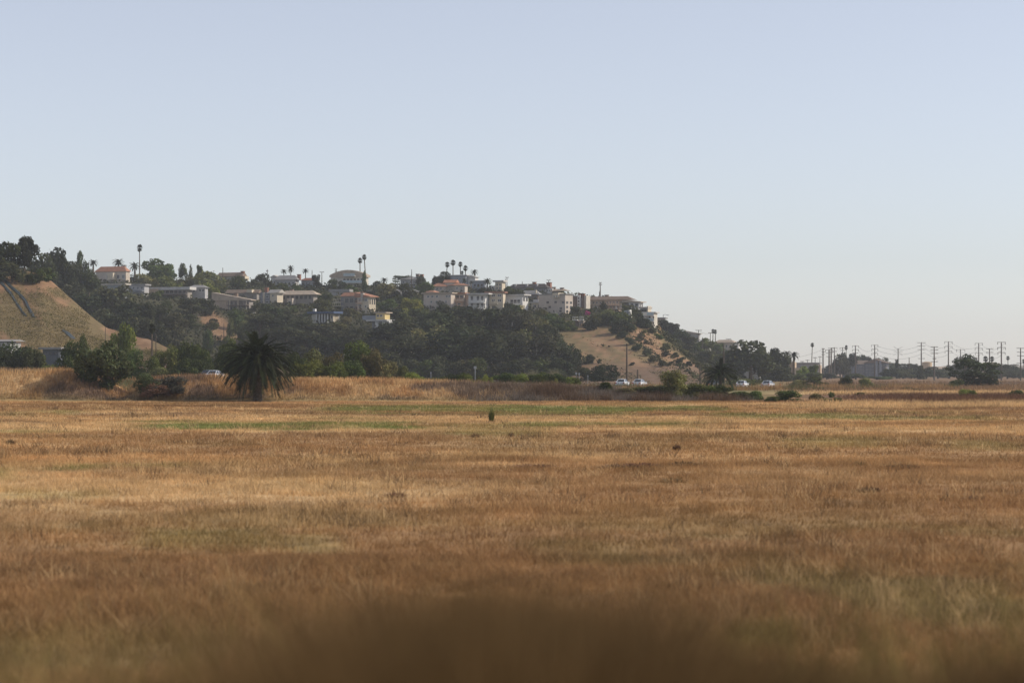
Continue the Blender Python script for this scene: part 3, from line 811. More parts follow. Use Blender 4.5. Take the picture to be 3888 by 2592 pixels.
# the big eucalyptus grove at the foot of the bluff
for k, (px, yt, w, D_, lc) in enumerate([(1475, 1240, 120, 665, 'euc'), (1530, 1218, 120, 668, 'dark'), (1590, 1205, 130, 675, 'euc'), (1650, 1190, 130, 680, 'dark'), (1712, 1166, 130, 690, 'dark'), (1770, 1185, 120, 684, 'euc'), (1826, 1186, 120, 686, 'dark'),
                                         (1885, 1180, 120, 690, 'dark'), (1945, 1190, 110, 684, 'euc'), (2000, 1186, 110, 690, 'euc'), (2035, 1208, 90, 680, 'olive'), (2072, 1238, 70, 672, 'dark'), (2112, 1275, 64, 668, 'euc'), (2150, 1300, 60, 664, 'dark')]):
    plant('euc', px, yt, D_, w * 1.3, lc, f'{ORD[k]} tall eucalyptus from the left in the back row of the dark grove', terr=bluff, group='dark grove back row', bark=BARKP)
for k, (px, yt, w, lc) in enumerate([(1500, 1300, 110, 'dark'), (1560, 1275, 110, 'euc'), (1625, 1255, 120, 'olive'), (1690, 1260, 120, 'dark'), (1755, 1245, 120, 'dark'), (1815, 1262, 110, 'olive'), (1870, 1250, 120, 'dark'), (1930, 1262, 110, 'euc'), (1985, 1268, 110, 'olive'), (2035, 1275, 100, 'euc'),
                                     (2085, 1290, 80, 'dark'), (2128, 1312, 70, 'dark'), (2168, 1318, 60, 'dark')]):
    plant('euc', px, yt, 638 + (k % 3) * 8, w * 1.3, lc, f'{ORD[k]} eucalyptus from the left in the front row of the dark grove', terr=bluff, group='dark grove front row', bark=BARKP)
for k in range(13):
    plant('shrub', 1500 + k * 54 + (k % 2) * 9, 1345 + (k * 37) % 22, 625, 95, ('dark', 'euc', 'mid', 'euc')[k % 4], f'{ORD[k]} dark understorey bush from the left at the foot of the dark grove', 'bush', terr=bluff, group='grove understorey')
# round the right-hand houses and down the bare slope
for px, yt, w, D_, lc, lab in [
    (1965, 1150, 60, 775, 'mid', 'green bush under the cream three-storey block'), (1800, 1166, 60, 765, 'dark', 'dark bush under the white house with balconies'), (1720, 1152, 60, 765, 'dark', 'dark bush under the orange balcony block'),
    (2020, 1178, 70, 765, 'dark', 'dark bush under the blue-white house'), (2055, 1168, 50, 775, 'bright', 'bright green bush left of the big grey stucco house'), (2085, 1180, 80, 765, 'mid', 'green bush below the big grey stucco house, upper one'), (2120, 1200, 80, 755, 'mid', 'green bush below the big grey stucco house, lower one'),
    (2155, 1212, 60, 748, 'mid', 'dark bush under the cream end of the big grey stucco house'), (2240, 1205, 66, 745, 'dark', 'dark rounded bush at the top of the bare slope, right of the small brown sheds'), (2262, 1190, 70, 752, 'olive', 'olive bush under the long tan house'),
    (2296, 1135, 30, 790, 'dark', 'slim dark tree against the long tan house'), (2305, 1180, 70, 765, 'dark', 'dark bush under the balconies of the long tan house'), (2345, 1178, 80, 768, 'mid', 'dark tree below the right balconies of the long tan house'),
    (2370, 1205, 80, 752, 'dark', 'dark bush below the white lit end house'), (2415, 1172, 56, 775, 'dark', 'tall dark tree between the white lit end house and the stacked balconies'), (2440, 1200, 60, 760, 'dark', 'dark bush under the stacked balconies, left one'),
    (2330, 1232, 60, 738, 'dark', 'topmost bush of the diagonal line down the bare slope'), (2360, 1252, 56, 728, 'dark', 'second bush of the diagonal line down the bare slope'), (2392, 1276, 56, 716, 'dark', 'third bush of the diagonal line down the bare slope'),
    (2422, 1300, 54, 704, 'dark', 'fourth bush of the diagonal line down the bare slope'), (2452, 1320, 54, 694, 'euc', 'fifth bush of the diagonal line down the bare slope'), (2482, 1344, 54, 682, 'euc', 'sixth bush of the diagonal line down the bare slope'), (2510, 1362, 50, 674, 'euc', 'lowest bush of the diagonal line down the bare slope'),
    (2410, 1228, 44, 740, 'olive', 'yellowish bush under the tall dark tree by the white lit end house'), (2445, 1250, 50, 728, 'olive', 'olive bush on the upper slope left of the ridge line'), (2425, 1268, 44, 722, 'euc', 'dull bush beside the diagonal line, upper one'),
    (2475, 1240, 46, 742, 'euc', 'bush at the crest under the white balconies'), (2500, 1262, 46, 735, 'mid', 'bush on the ridge line below the white balconies'), (2455, 1288, 30, 712, 'euc', 'small bush in the middle of the right slope'), (2530, 1298, 56, 718, 'olive', 'olive bush halfway down the ridge line'),
    (2525, 1330, 40, 698, 'euc', 'dull bush halfway down the right slope'), (2560, 1335, 40, 696, 'mid', 'green bush low on the right slope'), (2585, 1350, 50, 690, 'dark', 'dark bush low on the ridge line'), (2612, 1368, 40, 684, 'dark', 'dark bush near the foot of the ridge line'), (2545, 1368, 36, 676, 'euc', 'small dull bush at the foot of the right slope'),
    (2288, 1304, 16, 706, 'dark', 'left of two tiny dark bushes on the bare slope'), (2313, 1310, 14, 704, 'dark', 'right of two tiny dark bushes on the bare slope'), (2235, 1338, 60, 672, 'dark', 'small dark round tree at the foot of the bare slope'),
    (2178, 1345, 70, 650, 'dark', 'dark tree at the right end of the big grove'), (2400, 1372, 30, 668, 'euc', 'low bush behind the tall wooden roadside pole'), (2275, 1358, 26, 672, 'euc', 'tiny bush low on the bare slope')]:
    plant('shrub', px, yt, D_, w * (.72 if yt > 1225 else .95), lc, lab, 'bush', terr=bluff)
plant('shrub', 2230, 1177, 775, 22, 'pink', 'pink flowering bougainvillea beside the brown tower house', 'shrub', ybase=1196, name='flowering_shrub')
for px, yt, w, D_, lc, lab in [
    (2520, 1212, 60, 985, 'dark', 'dark tree behind the white balconies at the end of the houses'), (2556, 1220, 60, 960, 'dark', 'highest dark tree on the rear ridge right of the houses'), (2580, 1250, 60, 950, 'dark', 'dark tree stepping down the rear ridge'), (2545, 1262, 70, 910, 'dark', 'dark tree low on the rear ridge, near the tan ridge line'),
    (2610, 1272, 60, 950, 'dark', 'dark tree below the cream hillside roof'), (2600, 1310, 80, 890, 'dark', 'dark tree in the hollow right of the tan ridge line, upper'), (2640, 1345, 80, 860, 'dark', 'dark tree in the hollow right of the tan ridge line, lower'), (2650, 1300, 40, 930, 'mid', 'green tree beside the pale retaining wall'),
    (2690, 1330, 80, 880, 'dark', 'dark tree below the pale retaining wall'), (2684, 1283, 60, 1000, 'mid', 'rounded tree below the two far palms'), (2725, 1300, 60, 980, 'mid', 'green tree in front of the far hillside house'), (2725, 1340, 70, 900, 'mid', 'green tree below the far hillside house'),
    (2670, 1375, 80, 850, 'mid', 'dull green bush at the foot of the rear ridge'), (2760, 1375, 90, 850, 'mid', 'dull green bush behind the roadside palm')]:
    plant('round', px, yt, D_, w * 1.1, lc, lab, terr=rear)
# flats and town trees on the right
def flat(kind, px, yt, D_, w, lc, lab, cat='tree', **k): return plant(kind, px, yt, D_, w, lc, lab, cat, **k)
flat('round', 2850, 1296, 740, 205, 'dark', 'very large dark rounded tree right of the roadside palm', var=0)
flat('round', 2798, 1326, 745, 110, 'dark', 'left shoulder of dark foliage beside the very large rounded tree')
flat('round', 2922, 1306, 780, 95, 'euc', 'pale-topped tree right of the very large dark tree')
flat('round', 2965, 1330, 790, 80, 'euc', 'grey green tree left of the bushy date palm')
flat('shrub', 2945, 1385, 760, 110, 'dark', 'dark hedge under the town trees, left of the tan townhouse', 'shrub')
flat('round', 2990, 1385, 800, 60, 'dark', 'dark tree in front of the tan townhouse')
flat('shrub', 3050, 1408, 780, 130, 'mid', 'low hedge in front of the tan townhouse and flat building', 'hedge', name='hedge')
flat('round', 3048, 1390, 800, 52, 'bright', 'left of two round bright green trees by the tan townhouse')
flat('round', 3090, 1384, 810, 62, 'bright', 'right of two round bright green trees by the tan townhouse')
for px, yt, w, D_, lc, lab in [
    (3190, 1345, 60, 1150, 'euc', 'hazy tree behind the crowded power poles'), (3224, 1330, 60, 1160, 'euc', 'hazy tall tree left of the blue-grey apartments'), (3265, 1345, 50, 1250, 'euc', 'hazy tree above the left end of the blue-grey apartments'), (3300, 1352, 46, 1250, 'euc', 'hazy round tree above the middle of the blue-grey apartments'),
    (3345, 1350, 60, 1260, 'euc', 'hazy tree above the right end of the blue-grey apartments'), (3378, 1380, 50, 1200, 'euc', 'hazy tree right of the blue-grey apartments'), (3432, 1388, 60, 1220, 'dark', 'hazy dark tree between the palm with a skirt and the thin pole'), (3466, 1375, 44, 1220, 'euc', 'hazy tree right of the thin pole'),
    (3415, 1410, 70, 1100, 'mid', 'green bush at the foot of the palm with a skirt'), (3460, 1420, 70, 1080, 'mid', 'green bush left of the dark column tree'), (3545, 1392, 80, 1220, 'dark', 'hazy dark tree right of the dark column tree'), (3600, 1395, 70, 1200, 'dark', 'hazy dark tree left of the ragged tree'),
    (3672, 1348, 90, 1150, 'grey', 'pale hazy tree behind the ragged tree'), (3800, 1382, 90, 1150, 'dark', 'hazy dark tree right of the ragged tree'), (3848, 1388, 90, 1150, 'dark', 'hazy dark tree second from the right frame edge'), (3890, 1400, 70, 1150, 'dark', 'hazy dark tree at the right frame edge'),
    (3140, 1415, 90, 1000, 'dark', 'low dark bush at the foot of the crowded power poles'), (3330, 1428, 110, 950, 'mid', 'low green bush in front of the blue-grey apartments'), (3250, 1418, 70, 960, 'mid', 'low green bush left of the blue-grey apartments')]:
    flat('round', px, yt, D_, w * 1.15, lc, lab)
belt = [(2900, 1372), (2935, 1380), (2975, 1385), (3030, 1396), (3070, 1400), (3115, 1404), (3165, 1398), (3205, 1392), (3250, 1390), (3300, 1386), (3350, 1384), (3392, 1392), (3440, 1396), (3480, 1392), (3525, 1398), (3570, 1402), (3620, 1396), (3700, 1400), (3760, 1394), (3830, 1392)]
for k, (px, yt) in enumerate(belt):
    flat('round', px, yt - 15, 1380 + (k % 3) * 25, 105, ('dark', 'euc')[k % 2], f'{ORD[k]} tree from the left in the far hazy belt behind the power poles', group='far hazy tree belt')
for k, px in enumerate(range(3385, 3900, 44)):
    flat('round', px, 1396 + (k * 29) % 14, 1040 + (k % 3) * 30, 88, ('dark', 'euc', 'dark')[k % 3], f'{ORD[k]} tree from the left in the nearer hazy row below the power poles', group='nearer hazy tree row')
flat('column', 3497, 1387, 1000, 32, 'dark', 'dark column-shaped tree left of the pole with five crossarms')
flat('umbrella', 3664, 1336, 520, 150, 'dark', 'ragged spreading tree on the right flats, taller left half', bark=BARKP, var=0)
flat('umbrella', 3738, 1362, 530, 140, 'dark', 'ragged spreading tree on the right flats, lower right half', bark=BARKP, var=1)
flat('shrub', 3700, 1395, 515, 140, 'dark', 'dark undergrowth under the ragged spreading tree', 'shrub')
flat('shrub', 3625, 1435, 500, 60, 'mid', 'dark green bush under the left side of the ragged tree', 'bush')
# shrubs beside the road and behind the bank (left and middle)
def shr(px, yt, D_, w, lc, lab, cat='bush', kind='shrub_fine', z=None, var=None, name=None, group=None):
    yb = None if z is None else YH + (EYE - z) / D_ * F
    return plant(kind, px, yt, D_, w, lc, lab, cat, ybase=yb, var=var, name=name, group=group)
shr(70, 1302, 405, 190, 'dark', 'long dark hedge at the left frame edge below the spur', 'hedge', z=1, name='hedge')
shr(22, 1322, 396, 110, 'dark', 'dark hedge section in front of the white shed', 'hedge', z=1, name='hedge')
shr(112, 1316, 396, 110, 'dark', 'dark hedge section left of the low blue-grey building', 'hedge', z=1, name='hedge')
shr(200, 1352, 380, 110, 'mid', 'low green bush in front of the low blue-grey building', z=1)
shr(-20, 1318, 400, 120, 'dark', 'dark hedge end cut by the left frame edge', 'hedge', z=1, name='hedge')
shr(135, 1322, 400, 80, 'mid', 'green hedge end beside the low blue-grey building', 'hedge', z=1, name='hedge')
shr(265, 1292, 345, 100, 'mid', 'dark bush touching the left side of the big round bush', z=1)
shr(325, 1268, 420, 60, 'mid', 'bush top showing above the big round bush', z=1)
shr(462, 1224, 430, 95, 'bright', 'yellow-green tree with a bushy top right of the big round bush', 'tree', z=1, name='tree')
shr(505, 1322, 395, 80, 'mid', 'green bush right of the big round bush, left one', z=1.2)
shr(570, 1348, 393, 80, 'mid', 'green bush right of the big round bush, right one', z=1.2)
shr(640, 1312, 397, 100, 'mid', 'green roadside bush left of the big palm, first of three', z=1.2)
shr(700, 1295, 397, 110, 'mid', 'green roadside bush left of the big palm, middle of three', z=1.2)
shr(770, 1310, 397, 90, 'mid', 'green roadside bush left of the big palm, nearest to it', z=1.2)
shr(600, 1365, 385, 110, 'olive', 'low olive bush along the road left of the big palm', z=1)
shr(720, 1360, 385, 130, 'mid', 'low green bush along the road just left of the black car', z=1)
shr(860, 1290, 400, 100, 'mid', 'green bush partly hidden behind the left fronds of the big palm', z=1)
shr(1130, 1335, 340, 90, 'mid', 'green bush just right of the big palm', z=1)
shr(1190, 1325, 345, 110, 'olive', 'olive green bush second right of the big palm', z=1)
shr(1170, 1365, 330, 130, 'bright', 'low bright green bush right of the big palm', z=.8)
shr(1260, 1340, 340, 110, 'olive', 'olive bush left of the tall dark bush', z=1)
shr(1262, 1372, 330, 110, 'bright', 'low bright green bush left of the tall dark bush', z=.8)
shr(1370, 1293, 348, 130, 'mid', 'tall dark green bush right of the big palm, highest above the bank', z=1)
shr(1415, 1325, 345, 100, 'olive', 'right shoulder of the tall dark green bush', z=1)
shr(1335, 1365, 338, 100, 'mid', 'dark bush at the foot of the tall dark green bush', z=1)
shr(1480, 1365, 345, 80, 'olive', 'olive bush at the right end of the roadside thicket', z=1)
shr(1525, 1388, 345, 50, 'olive', 'last small bush of the roadside thicket before the grove opening', z=1)
for k, px in enumerate(range(1580, 2180, 66)):
    shr(px, 1412 + (k * 13) % 9, 330, 90, ('bright', 'mid', 'mid')[k % 3], f'{ORD[k]} low hedge bush from the left along the bank top before the grove', z=.9, group='low hedge bushes')
shr(2290, 1382, 560, 110, 'dark', 'dark rounded bush left of the tall wooden roadside pole, larger right half', z=1)
shr(2225, 1392, 565, 80, 'dark', 'dark rounded bush left of the tall wooden roadside pole, smaller left half', z=1)
shr(1818, 1428, 290, 32, 'mid', 'small dark green bush on the bank below the grey road sign')
shr(1850, 1422, 300, 46, 'bright', 'bright green bush on the bank top right of the grey road sign', z=.6)
shr(2108, 1436, 290, 32, 'bright', 'small bright green bush on the bank top in mid frame', z=.5)
shr(2060, 1424, 300, 50, 'mid', 'dark green bush on the bank top left of the small bright one', z=.6)
# on the bank itself
def onbank(px, D_): return float(bank_z(np.array([(px - CX) / F * D_]), np.array([D_]))[0])
shr(412, 1286, 268, 210, 'sage', 'big round silvery green bush standing on the bank at left', kind='lean', z=onbank(425, 268), var=0)
shr(560, 1414, 265, 90, 'sage', 'dark green sagebrush clump in the gap of the bank', z=onbank(560, 265))
shr(640, 1426, 265, 130, 'grey', 'brown grey sagebrush clump in the gap of the bank', z=onbank(640, 265))
shr(600, 1455, 264, 120, 'brown', 'low dark brown brush between the two sagebrush clumps', z=onbank(600, 264))
shr(2296, 1434, 268, 56, 'mid', 'upright dark green shrub alone on the bank below the bare slope', 'shrub', z=onbank(2296, 268))
shr(2560, 1402, 266, 100, 'olive', 'tall shrub with bare twigs on the bank right of centre', 'shrub', z=onbank(2560, 266))
for px, yt, w, lc, lab in [(2370, 1462, 100, 'olive', 'low olive shrub on the bank below the nearest white car'), (2440, 1455, 100, 'mid', 'low green shrub on the bank left of the tall twiggy shrub'), (2490, 1462, 90, 'olive', 'olive shrub touching the left of the tall twiggy shrub'),
                           (2630, 1455, 100, 'mid', 'green shrub right of the tall twiggy shrub, upper'), (2600, 1480, 90, 'mid', 'green shrub at the foot of the tall twiggy shrub'), (2690, 1462, 90, 'mid', 'green shrub on the bank below the roadside palm'), (2750, 1460, 100, 'mid', 'green shrub on the bank right of the roadside palm'),
                           (2720, 1490, 110, 'olive', 'olive shrub low on the bank below the roadside palm'), (2805, 1472, 90, 'mid', 'green shrub on the bank below the bright white car'), (2865, 1468, 60, 'mid', 'green shrub on the bank between the white and the silver car'), (2840, 1500, 90, 'olive', 'olive shrub at the right end of the bank')]:
    shr(px, yt, 267, w, lc, lab, 'shrub', z=onbank(px, 267))
for px, yt, w, D_, lc, lab in [(2985, 1480, 110, 262, 'mid', 'broad green shrub on the flats right of the bank end'), (2935, 1495, 50, 258, 'mid', 'small green shrub at the bank end'), (3098, 1492, 50, 260, 'olive', 'olive shrub second right of the bank end'), (3140, 1510, 40, 250, 'olive', 'low olive shrub at the field edge on the right, left one'),
                               (3178, 1508, 40, 250, 'olive', 'low olive shrub at the field edge on the right, right one'), (3157, 1486, 22, 300, 'mid', 'tiny dark shrub on the straw band'), (3212, 1426, 48, 470, 'dark', 'dark round bush under the crowded power poles'), (3290, 1420, 50, 480, 'olive', 'loose olive bush right of the dark round bush'),
                               (3100, 1428, 70, 520, 'mid', 'green bush left of the crowded power poles'), (3040, 1430, 70, 520, 'olive', 'olive bush in front of the tan townhouse'), (3266, 1484, 34, 330, 'mid', 'small flat green bush on the brown flats'), (3475, 1470, 34, 400, 'mid', 'small green bush on the brown flats below the dark column tree'),
                               (3448, 1468, 40, 405, 'olive', 'small olive bush left of the one below the dark column tree'), (3668, 1476, 52, 310, 'bright', 'bright rounded bush on the flats below the ragged tree, left one'), (3690, 1480, 34, 305, 'bright', 'bright rounded bush on the flats below the ragged tree, right one'), (3708, 1504, 26, 285, 'mid', 'small bush just below the pair of bright rounded bushes'),
                               (3855, 1480, 56, 310, 'mid', 'rounded green bush near the right frame edge'), (3830, 1508, 22, 285, 'olive', 'tiny olive bush left of the right frame edge bush'), (2845, 1428, 160, 560, 'mid', 'green thicket behind the silver and white cars', )]:
    shr(px, yt, D_, w, lc, lab)
# near the camera, along the bottom of the picture
for k, (px, yt, D_, w, lab) in enumerate([(1850, 2230, 4.0, 1250, 'dark brown dry shrub nearest the camera at bottom centre, tallest of the clump'), (2330, 2330, 3.9, 900, 'brown shrub on the right shoulder of the bottom centre clump'),
                                          (1430, 2370, 4.2, 900, 'brown shrub on the left shoulder of the bottom centre clump'), (3840, 2450, 4.0, 900, 'dark brown shrub in the bottom right corner')]):
    shr(px, yt, D_, w, 'bushbrown', lab, 'shrub', kind='shrub_near', z=float(gzat(np.array((px - CX) / F * D_), np.array(D_))) - .03, var=k % 2)
# weeds standing in the field: stems and leaves fanning from the ground
def weed_mesh(seed, n=170):
    r = np.random.default_rng(seed); a = r.uniform(0, 2 * np.pi, n); q = np.sqrt(r.random(n)) * .5
    P = np.stack([np.cos(a) * q, np.sin(a) * q, np.zeros(n)], -1); h = r.uniform(.35, 1.0, n) * (1.1 - q)
    tip = P + np.stack([np.cos(a) * .25 * r.random(n) + r.normal(0, .1, n), np.sin(a) * .25 * r.random(n) + r.normal(0, .1, n), h], -1)
    d = r.normal(0, 1, (n, 3)); d[:, 2] = 0; d *= .035 / np.linalg.norm(d, axis=1)[:, None]; mid = (P + tip) / 2 + d * 1.2
    V = np.stack([P - d * .5, P + d * .5, mid, tip, mid - d * 2.4], 1)
    return setmesh('weed', V.reshape(-1, 3), [np.arange(n)[:, None] * 5 + np.array([0, 1, 2, 3]), np.arange(n)[:, None] * 5 + np.array([0, 3, 4])], np.repeat(r.uniform(.6, 1.4, (n, 1)) * np.ones(3), 5, 0))
WM = [weed_mesh(q) for q in range(4)]
def weed(px, py, h, wpx, lc, lab, k, group=None):
    D_ = EYE * F / (py - YH); x = (px - CX) / F * D_
    o = obj('weed', withmat(WM[k % 4], LEAF[lc])); o.location = (x, D_, float(gzat(np.array(x), np.array(D_))) - .02)
    w = wpx * D_ / F; o.scale = (w, w, h); o.rotation_euler = (0, 0, k * 1.7)
    tag(o, lab, 'weed', group)
for k, (px, py, h, w, lc, lab) in enumerate([(1866, 1606, 1.3, 17, 'mid', 'upright green weed standing alone in the field'), (1805, 1660, .35, 30, 'weedbrown', 'brown weed tuft below the lone green weed, left one'), (1941, 1658, .35, 20, 'weedbrown', 'brown weed tuft below the lone green weed, right one'), (40, 1688, .35, 30, 'weedbrown', 'brown tuft near the left frame edge'),
                           (2570, 1712, .4, 26, 'weedbrown', 'brown tuft right of centre in the field'), (1580, 1576, .25, 36, 'weedbrown', 'small weedy heap near the green strip')]):
    weed(px, py, h, w, lc, lab, k)
for k, (px, py, w) in enumerate([(2030, 1775, 120), (2350, 1778, 150), (2430, 1774, 120), (2600, 1768, 110), (3430, 1782, 110), (3260, 1770, 50), (2560, 1830, 90), (3300, 1870, 80), (1500, 1880, 70), (3700, 1900, 90)]):
    weed(px, py, .22, w, 'weedbrown', f'{ORD[k]} low brown weed clump, row by row from the top, in the field', k, 'low weed clumps in the field')
# ------------------------------------------------------------------ palms
def frond_mesh(name, L, a0, bend, seed, nl=34, wid=.66, wleaf=.115):
    r = random.Random(seed); m = MB(); pts = []; x = z = 0.0; N = 14
    for i in range(N + 1):
        s = i / N; a = a0 - bend * s ** 1.25
        pts.append((Vector((x, 0, z)), Vector((math.cos(a), 0, math.sin(a)))))
        x += math.cos(a) * L / N; z += math.sin(a) * L / N
    m.tube([p for p, _ in pts[::2]], [.055 * (1 - .8 * i / 7) for i in range(len(pts[::2]))], 4)
    for i in range(nl):
        s = .1 + .9 * i / (nl - 1); f = s * N; k = min(N - 1, int(f)); p = pts[k][0].lerp(pts[k + 1][0], f - k); tdir = pts[k][1]
        nrm = Vector((-tdir.z, 0, tdir.x)); ln = wid * (.35 + .65 * math.sin(math.pi * min(1, .12 + .8 * s)))
        for sd_ in (-1, 1):
            d = (tdir * .75 + Vector((0, sd_ * .75, 0)) + nrm * r.uniform(.05, .35)).normalized() * ln * r.uniform(.85, 1.1)
            q = p + d + Vector((0, 0, -.1 * ln))
            m.add([p - tdir * wleaf / 2, p + tdir * wleaf / 2, p + d * .6 + tdir * wleaf * .4, q], [(0, 1, 2), (0, 2, 3)])
    me = m.mesh(name)
    c = me.color_attributes.new('Col', 'FLOAT_COLOR', 'POINT')
    c.data.foreach_set('color', np.repeat(np.array([[1, 1, 1, 1]], np.float32) * .9 + rng.uniform(-.15, .25, (len(me.vertices), 1)).astype(np.float32), 1, 0).ravel())
    me.materials.append(LEAF['palm'])
    return me

def trunk_lathe(h, r0, r1, seed, rings=26, n=14, rough=.07):
    r = random.Random(seed); V = []; Fc = []
    for i in range(rings):
        s = i / (rings - 1)
        rr = r0 + (r1 - r0) * s + (.18 * r0 if s < .08 else 0)
        for k in range(n):
            t_ = 2 * math.pi * (k + .5 * (i % 2)) / n
            q = rr * (1 + (rough if (i + k) % 2 else -rough) + r.uniform(-.03, .03))
            V.append((math.cos(t_) * q, math.sin(t_) * q, -.3 + (h + .3) * s))
    for i in range(rings - 1):
        for k in range(n):
            Fc.append((i * n + k, i * n + (k + 1) % n, (i + 1) * n + (k + 1) % n, (i + 1) * n + k))
    Fc.append(tuple((rings - 1) * n + k for k in range(n)))
    m = MB(); m.v, m.f = V, Fc
    return m.mesh('trunk')

def date_palm(px, ybase, D, th, L, nf, label, z=None, r0=.5, name='date_palm', amin=-72):
    b = at(px, ybase, D)
    if z is not None: b.z = z
    o = empty(name, b); tag(o, label, 'palm tree')
    obj('trunk', trunk_lathe(th, r0, r0 * .95, 3), mat('palm_bark', (.085, .065, .045), scale=4, var=.4), o)
    cl = []
    for j, (a0, bend) in enumerate(((80, 44), (64, 74), (47, 84), (31, 90), (15, 86), (0, 76), (-16, 62), (-32, 48), (-46, 36))):
        cl.append((a0, [frond_mesh('frond', L * (.74 if a0 > 60 else .86 if a0 > 40 else 1 if a0 > -10 else .95), math.radians(a0 + e), math.radians(bend + e2), j * 3 + q) for q, (e, e2) in enumerate(((0, 0), (6, -14)))]))
    cl = [c for c in cl if c[0] >= amin]
    wts = [3, 7, 11, 14, 16, 16, 14, 11, 6][:len(cl)]; tot = sum(wts); ga = 0.0
    for (a0, ms), w in zip(cl, wts):
        for i in range(max(2, round(nf * w / tot))):
            ga += 2.39996
            f = obj('frond', ms[i % 2], None, o)
            rr = r0 * .55 * (1 if a0 < 60 else .4)
            f.location = (math.cos(ga) * rr, math.sin(ga) * rr, th - .1 + (a0 + 60) / 150 * .5)
            f.rotation_euler = (random.uniform(-.25, .25), random.uniform(-.12, .12), ga)
            k = random.uniform(.86, 1.08); f.scale = (k, k, k)
    hb = MB(); hb.tube([(0, 0, th - .5), (0, 0, th), (0, 0, th + .5)], [r0 * .9, r0 * .95, r0 * .3], 10)
    hb.build('heart', mat('palm_heart', (.12, .09, .045), scale=5), o)
    return o
date_palm(978, 1527, 261, 4.4, 4.7, 215, 'large dark date palm with drooping fronds at the foot of the bank', z=0.0, r0=.52)
date_palm(2735, 1470, 372, 2.4, 3.5, 54, 'dark green feathery palm by the road left of the white car', z=.45, r0=.3, amin=-25)

def fan_crown(kind, seed):
    """unit crown (about 1 m radius): fans on stalks, or arching feather fronds"""
    r = random.Random(seed); m = MB()
    if kind == 'fan':
        for i in range(46):
            a = i * 2.39996; e = math.radians(85 - 150 * (i / 45) + r.uniform(-8, 8)); q = r.uniform(.45, .62)
            d = Vector((math.cos(a) * math.cos(e), math.sin(a) * math.cos(e), math.sin(e))); sdv = Vector((-math.sin(a), math.cos(a), 0)); up = d.cross(sdv)
            c = d * q; R = r.uniform(.36, .48)
            vs = [c * .4]
            for k in range(6):
                t_ = -1.25 + 2.5 * k / 5
                vs.append(c + (d * math.cos(t_) + sdv * math.sin(t_)) * R * (1 if k % 2 else .8) + up * r.uniform(-.06, .06) - Vector((0, 0, .07)))
            m.add(vs, [(0, k, k + 1) for k in range(1, 6)])
        m.tube([(0, 0, -1.05), (0, 0, -.4), (0, 0, .1)], [.16, .27, .1], 7)
    elif kind == 'skirt':
        for i in range(60):
            a = i * 2.39996; zz = -2.2 + 2.5 * i / 59; d = Vector((math.cos(a), math.sin(a), 0)); sdv = Vector((-math.sin(a), math.cos(a), 0))
            R = .62 if zz < -.2 else .75
            p = Vector((0, 0, zz)); e = p + d * R + Vector((0, 0, -.5 if zz < -.2 else .35))
            m.add([p, p + d * R * .6 + sdv * .3, e, p + d * R * .6 - sdv * .3], [(0, 1, 2, 3)])
    else:
        for i in range(22):
            a = i * 2.39996; e0 = math.radians(78 - 95 * (i / 21)); x = z = 0; p0 = None; pts = []
            for k in range(7):
                s = k / 6; e = e0 - math.radians(95) * s ** 1.3; pts.append((x, z)); x += math.cos(e) * .21; z += math.sin(e) * .21
            ca, sa = math.cos(a), math.sin(a)
            vs = []
            for k, (x, z) in enumerate(pts):
                w = .17 * math.sin(math.pi * (.12 + .83 * k / 6)) 
                vs += [(ca * x - sa * w, sa * x + ca * w, z - .1 * w), (ca * x, sa * x, z + .05), (ca * x + sa * w, sa * x - ca * w, z - .1 * w)]
            m.add(vs, [(3 * k, 3 * k + 1, 3 * k + 4, 3 * k + 3) for k in range(6)] + [(3 * k + 1, 3 * k + 2, 3 * k + 5, 3 * k + 4) for k in range(6)])
    me = m.mesh(kind + '_palm_crown')
    c = me.color_attributes.new('Col', 'FLOAT_COLOR', 'POINT')
    c.data.foreach_set('color', (np.ones((len(me.vertices), 4), np.float32) * rng.uniform(.75, 1.3, (len(me.vertices), 1)).astype(np.float32)).ravel())
    me.materials.append(LEAF['palm'])
    return me
PC = {k: [fan_crown(k, s) for s in (1, 2)] for k in ('fan', 'feather', 'skirt')}
PALMBARK = mat('far_palm_bark', (.12, .095, .07), scale=1, var=.3)
def far_palm(kind, px, yc, wpx, D, ybase, label, sx=1.0, hz=1.0, tr=.2, lean=0.0, group=None):
    b = at(px, ybase, D); zc = (ybase - yc) * D / F
    o = empty('palm_tree', b); tag(o, label, 'palm tree', group)
    m = MB(); m.tube([(0, 0, -1.5), (lean * .2, 0, zc * .4), (lean * .7, 0, zc * .75), (lean, 0, zc)], [tr * 1.5, tr, tr * .85, tr * .8], 7)
    m.build('trunk', PALMBARK, o)
    c = obj('crown', random.choice(PC[kind]), None, o)
    R = wpx * D / F / 2
    c.location = (lean, 0, zc); c.scale = (R, R, R * hz); c.rotation_euler = (0, 0, random.uniform(0, 6))
    return o
def bD(px, y): return bluff.D(px, y)
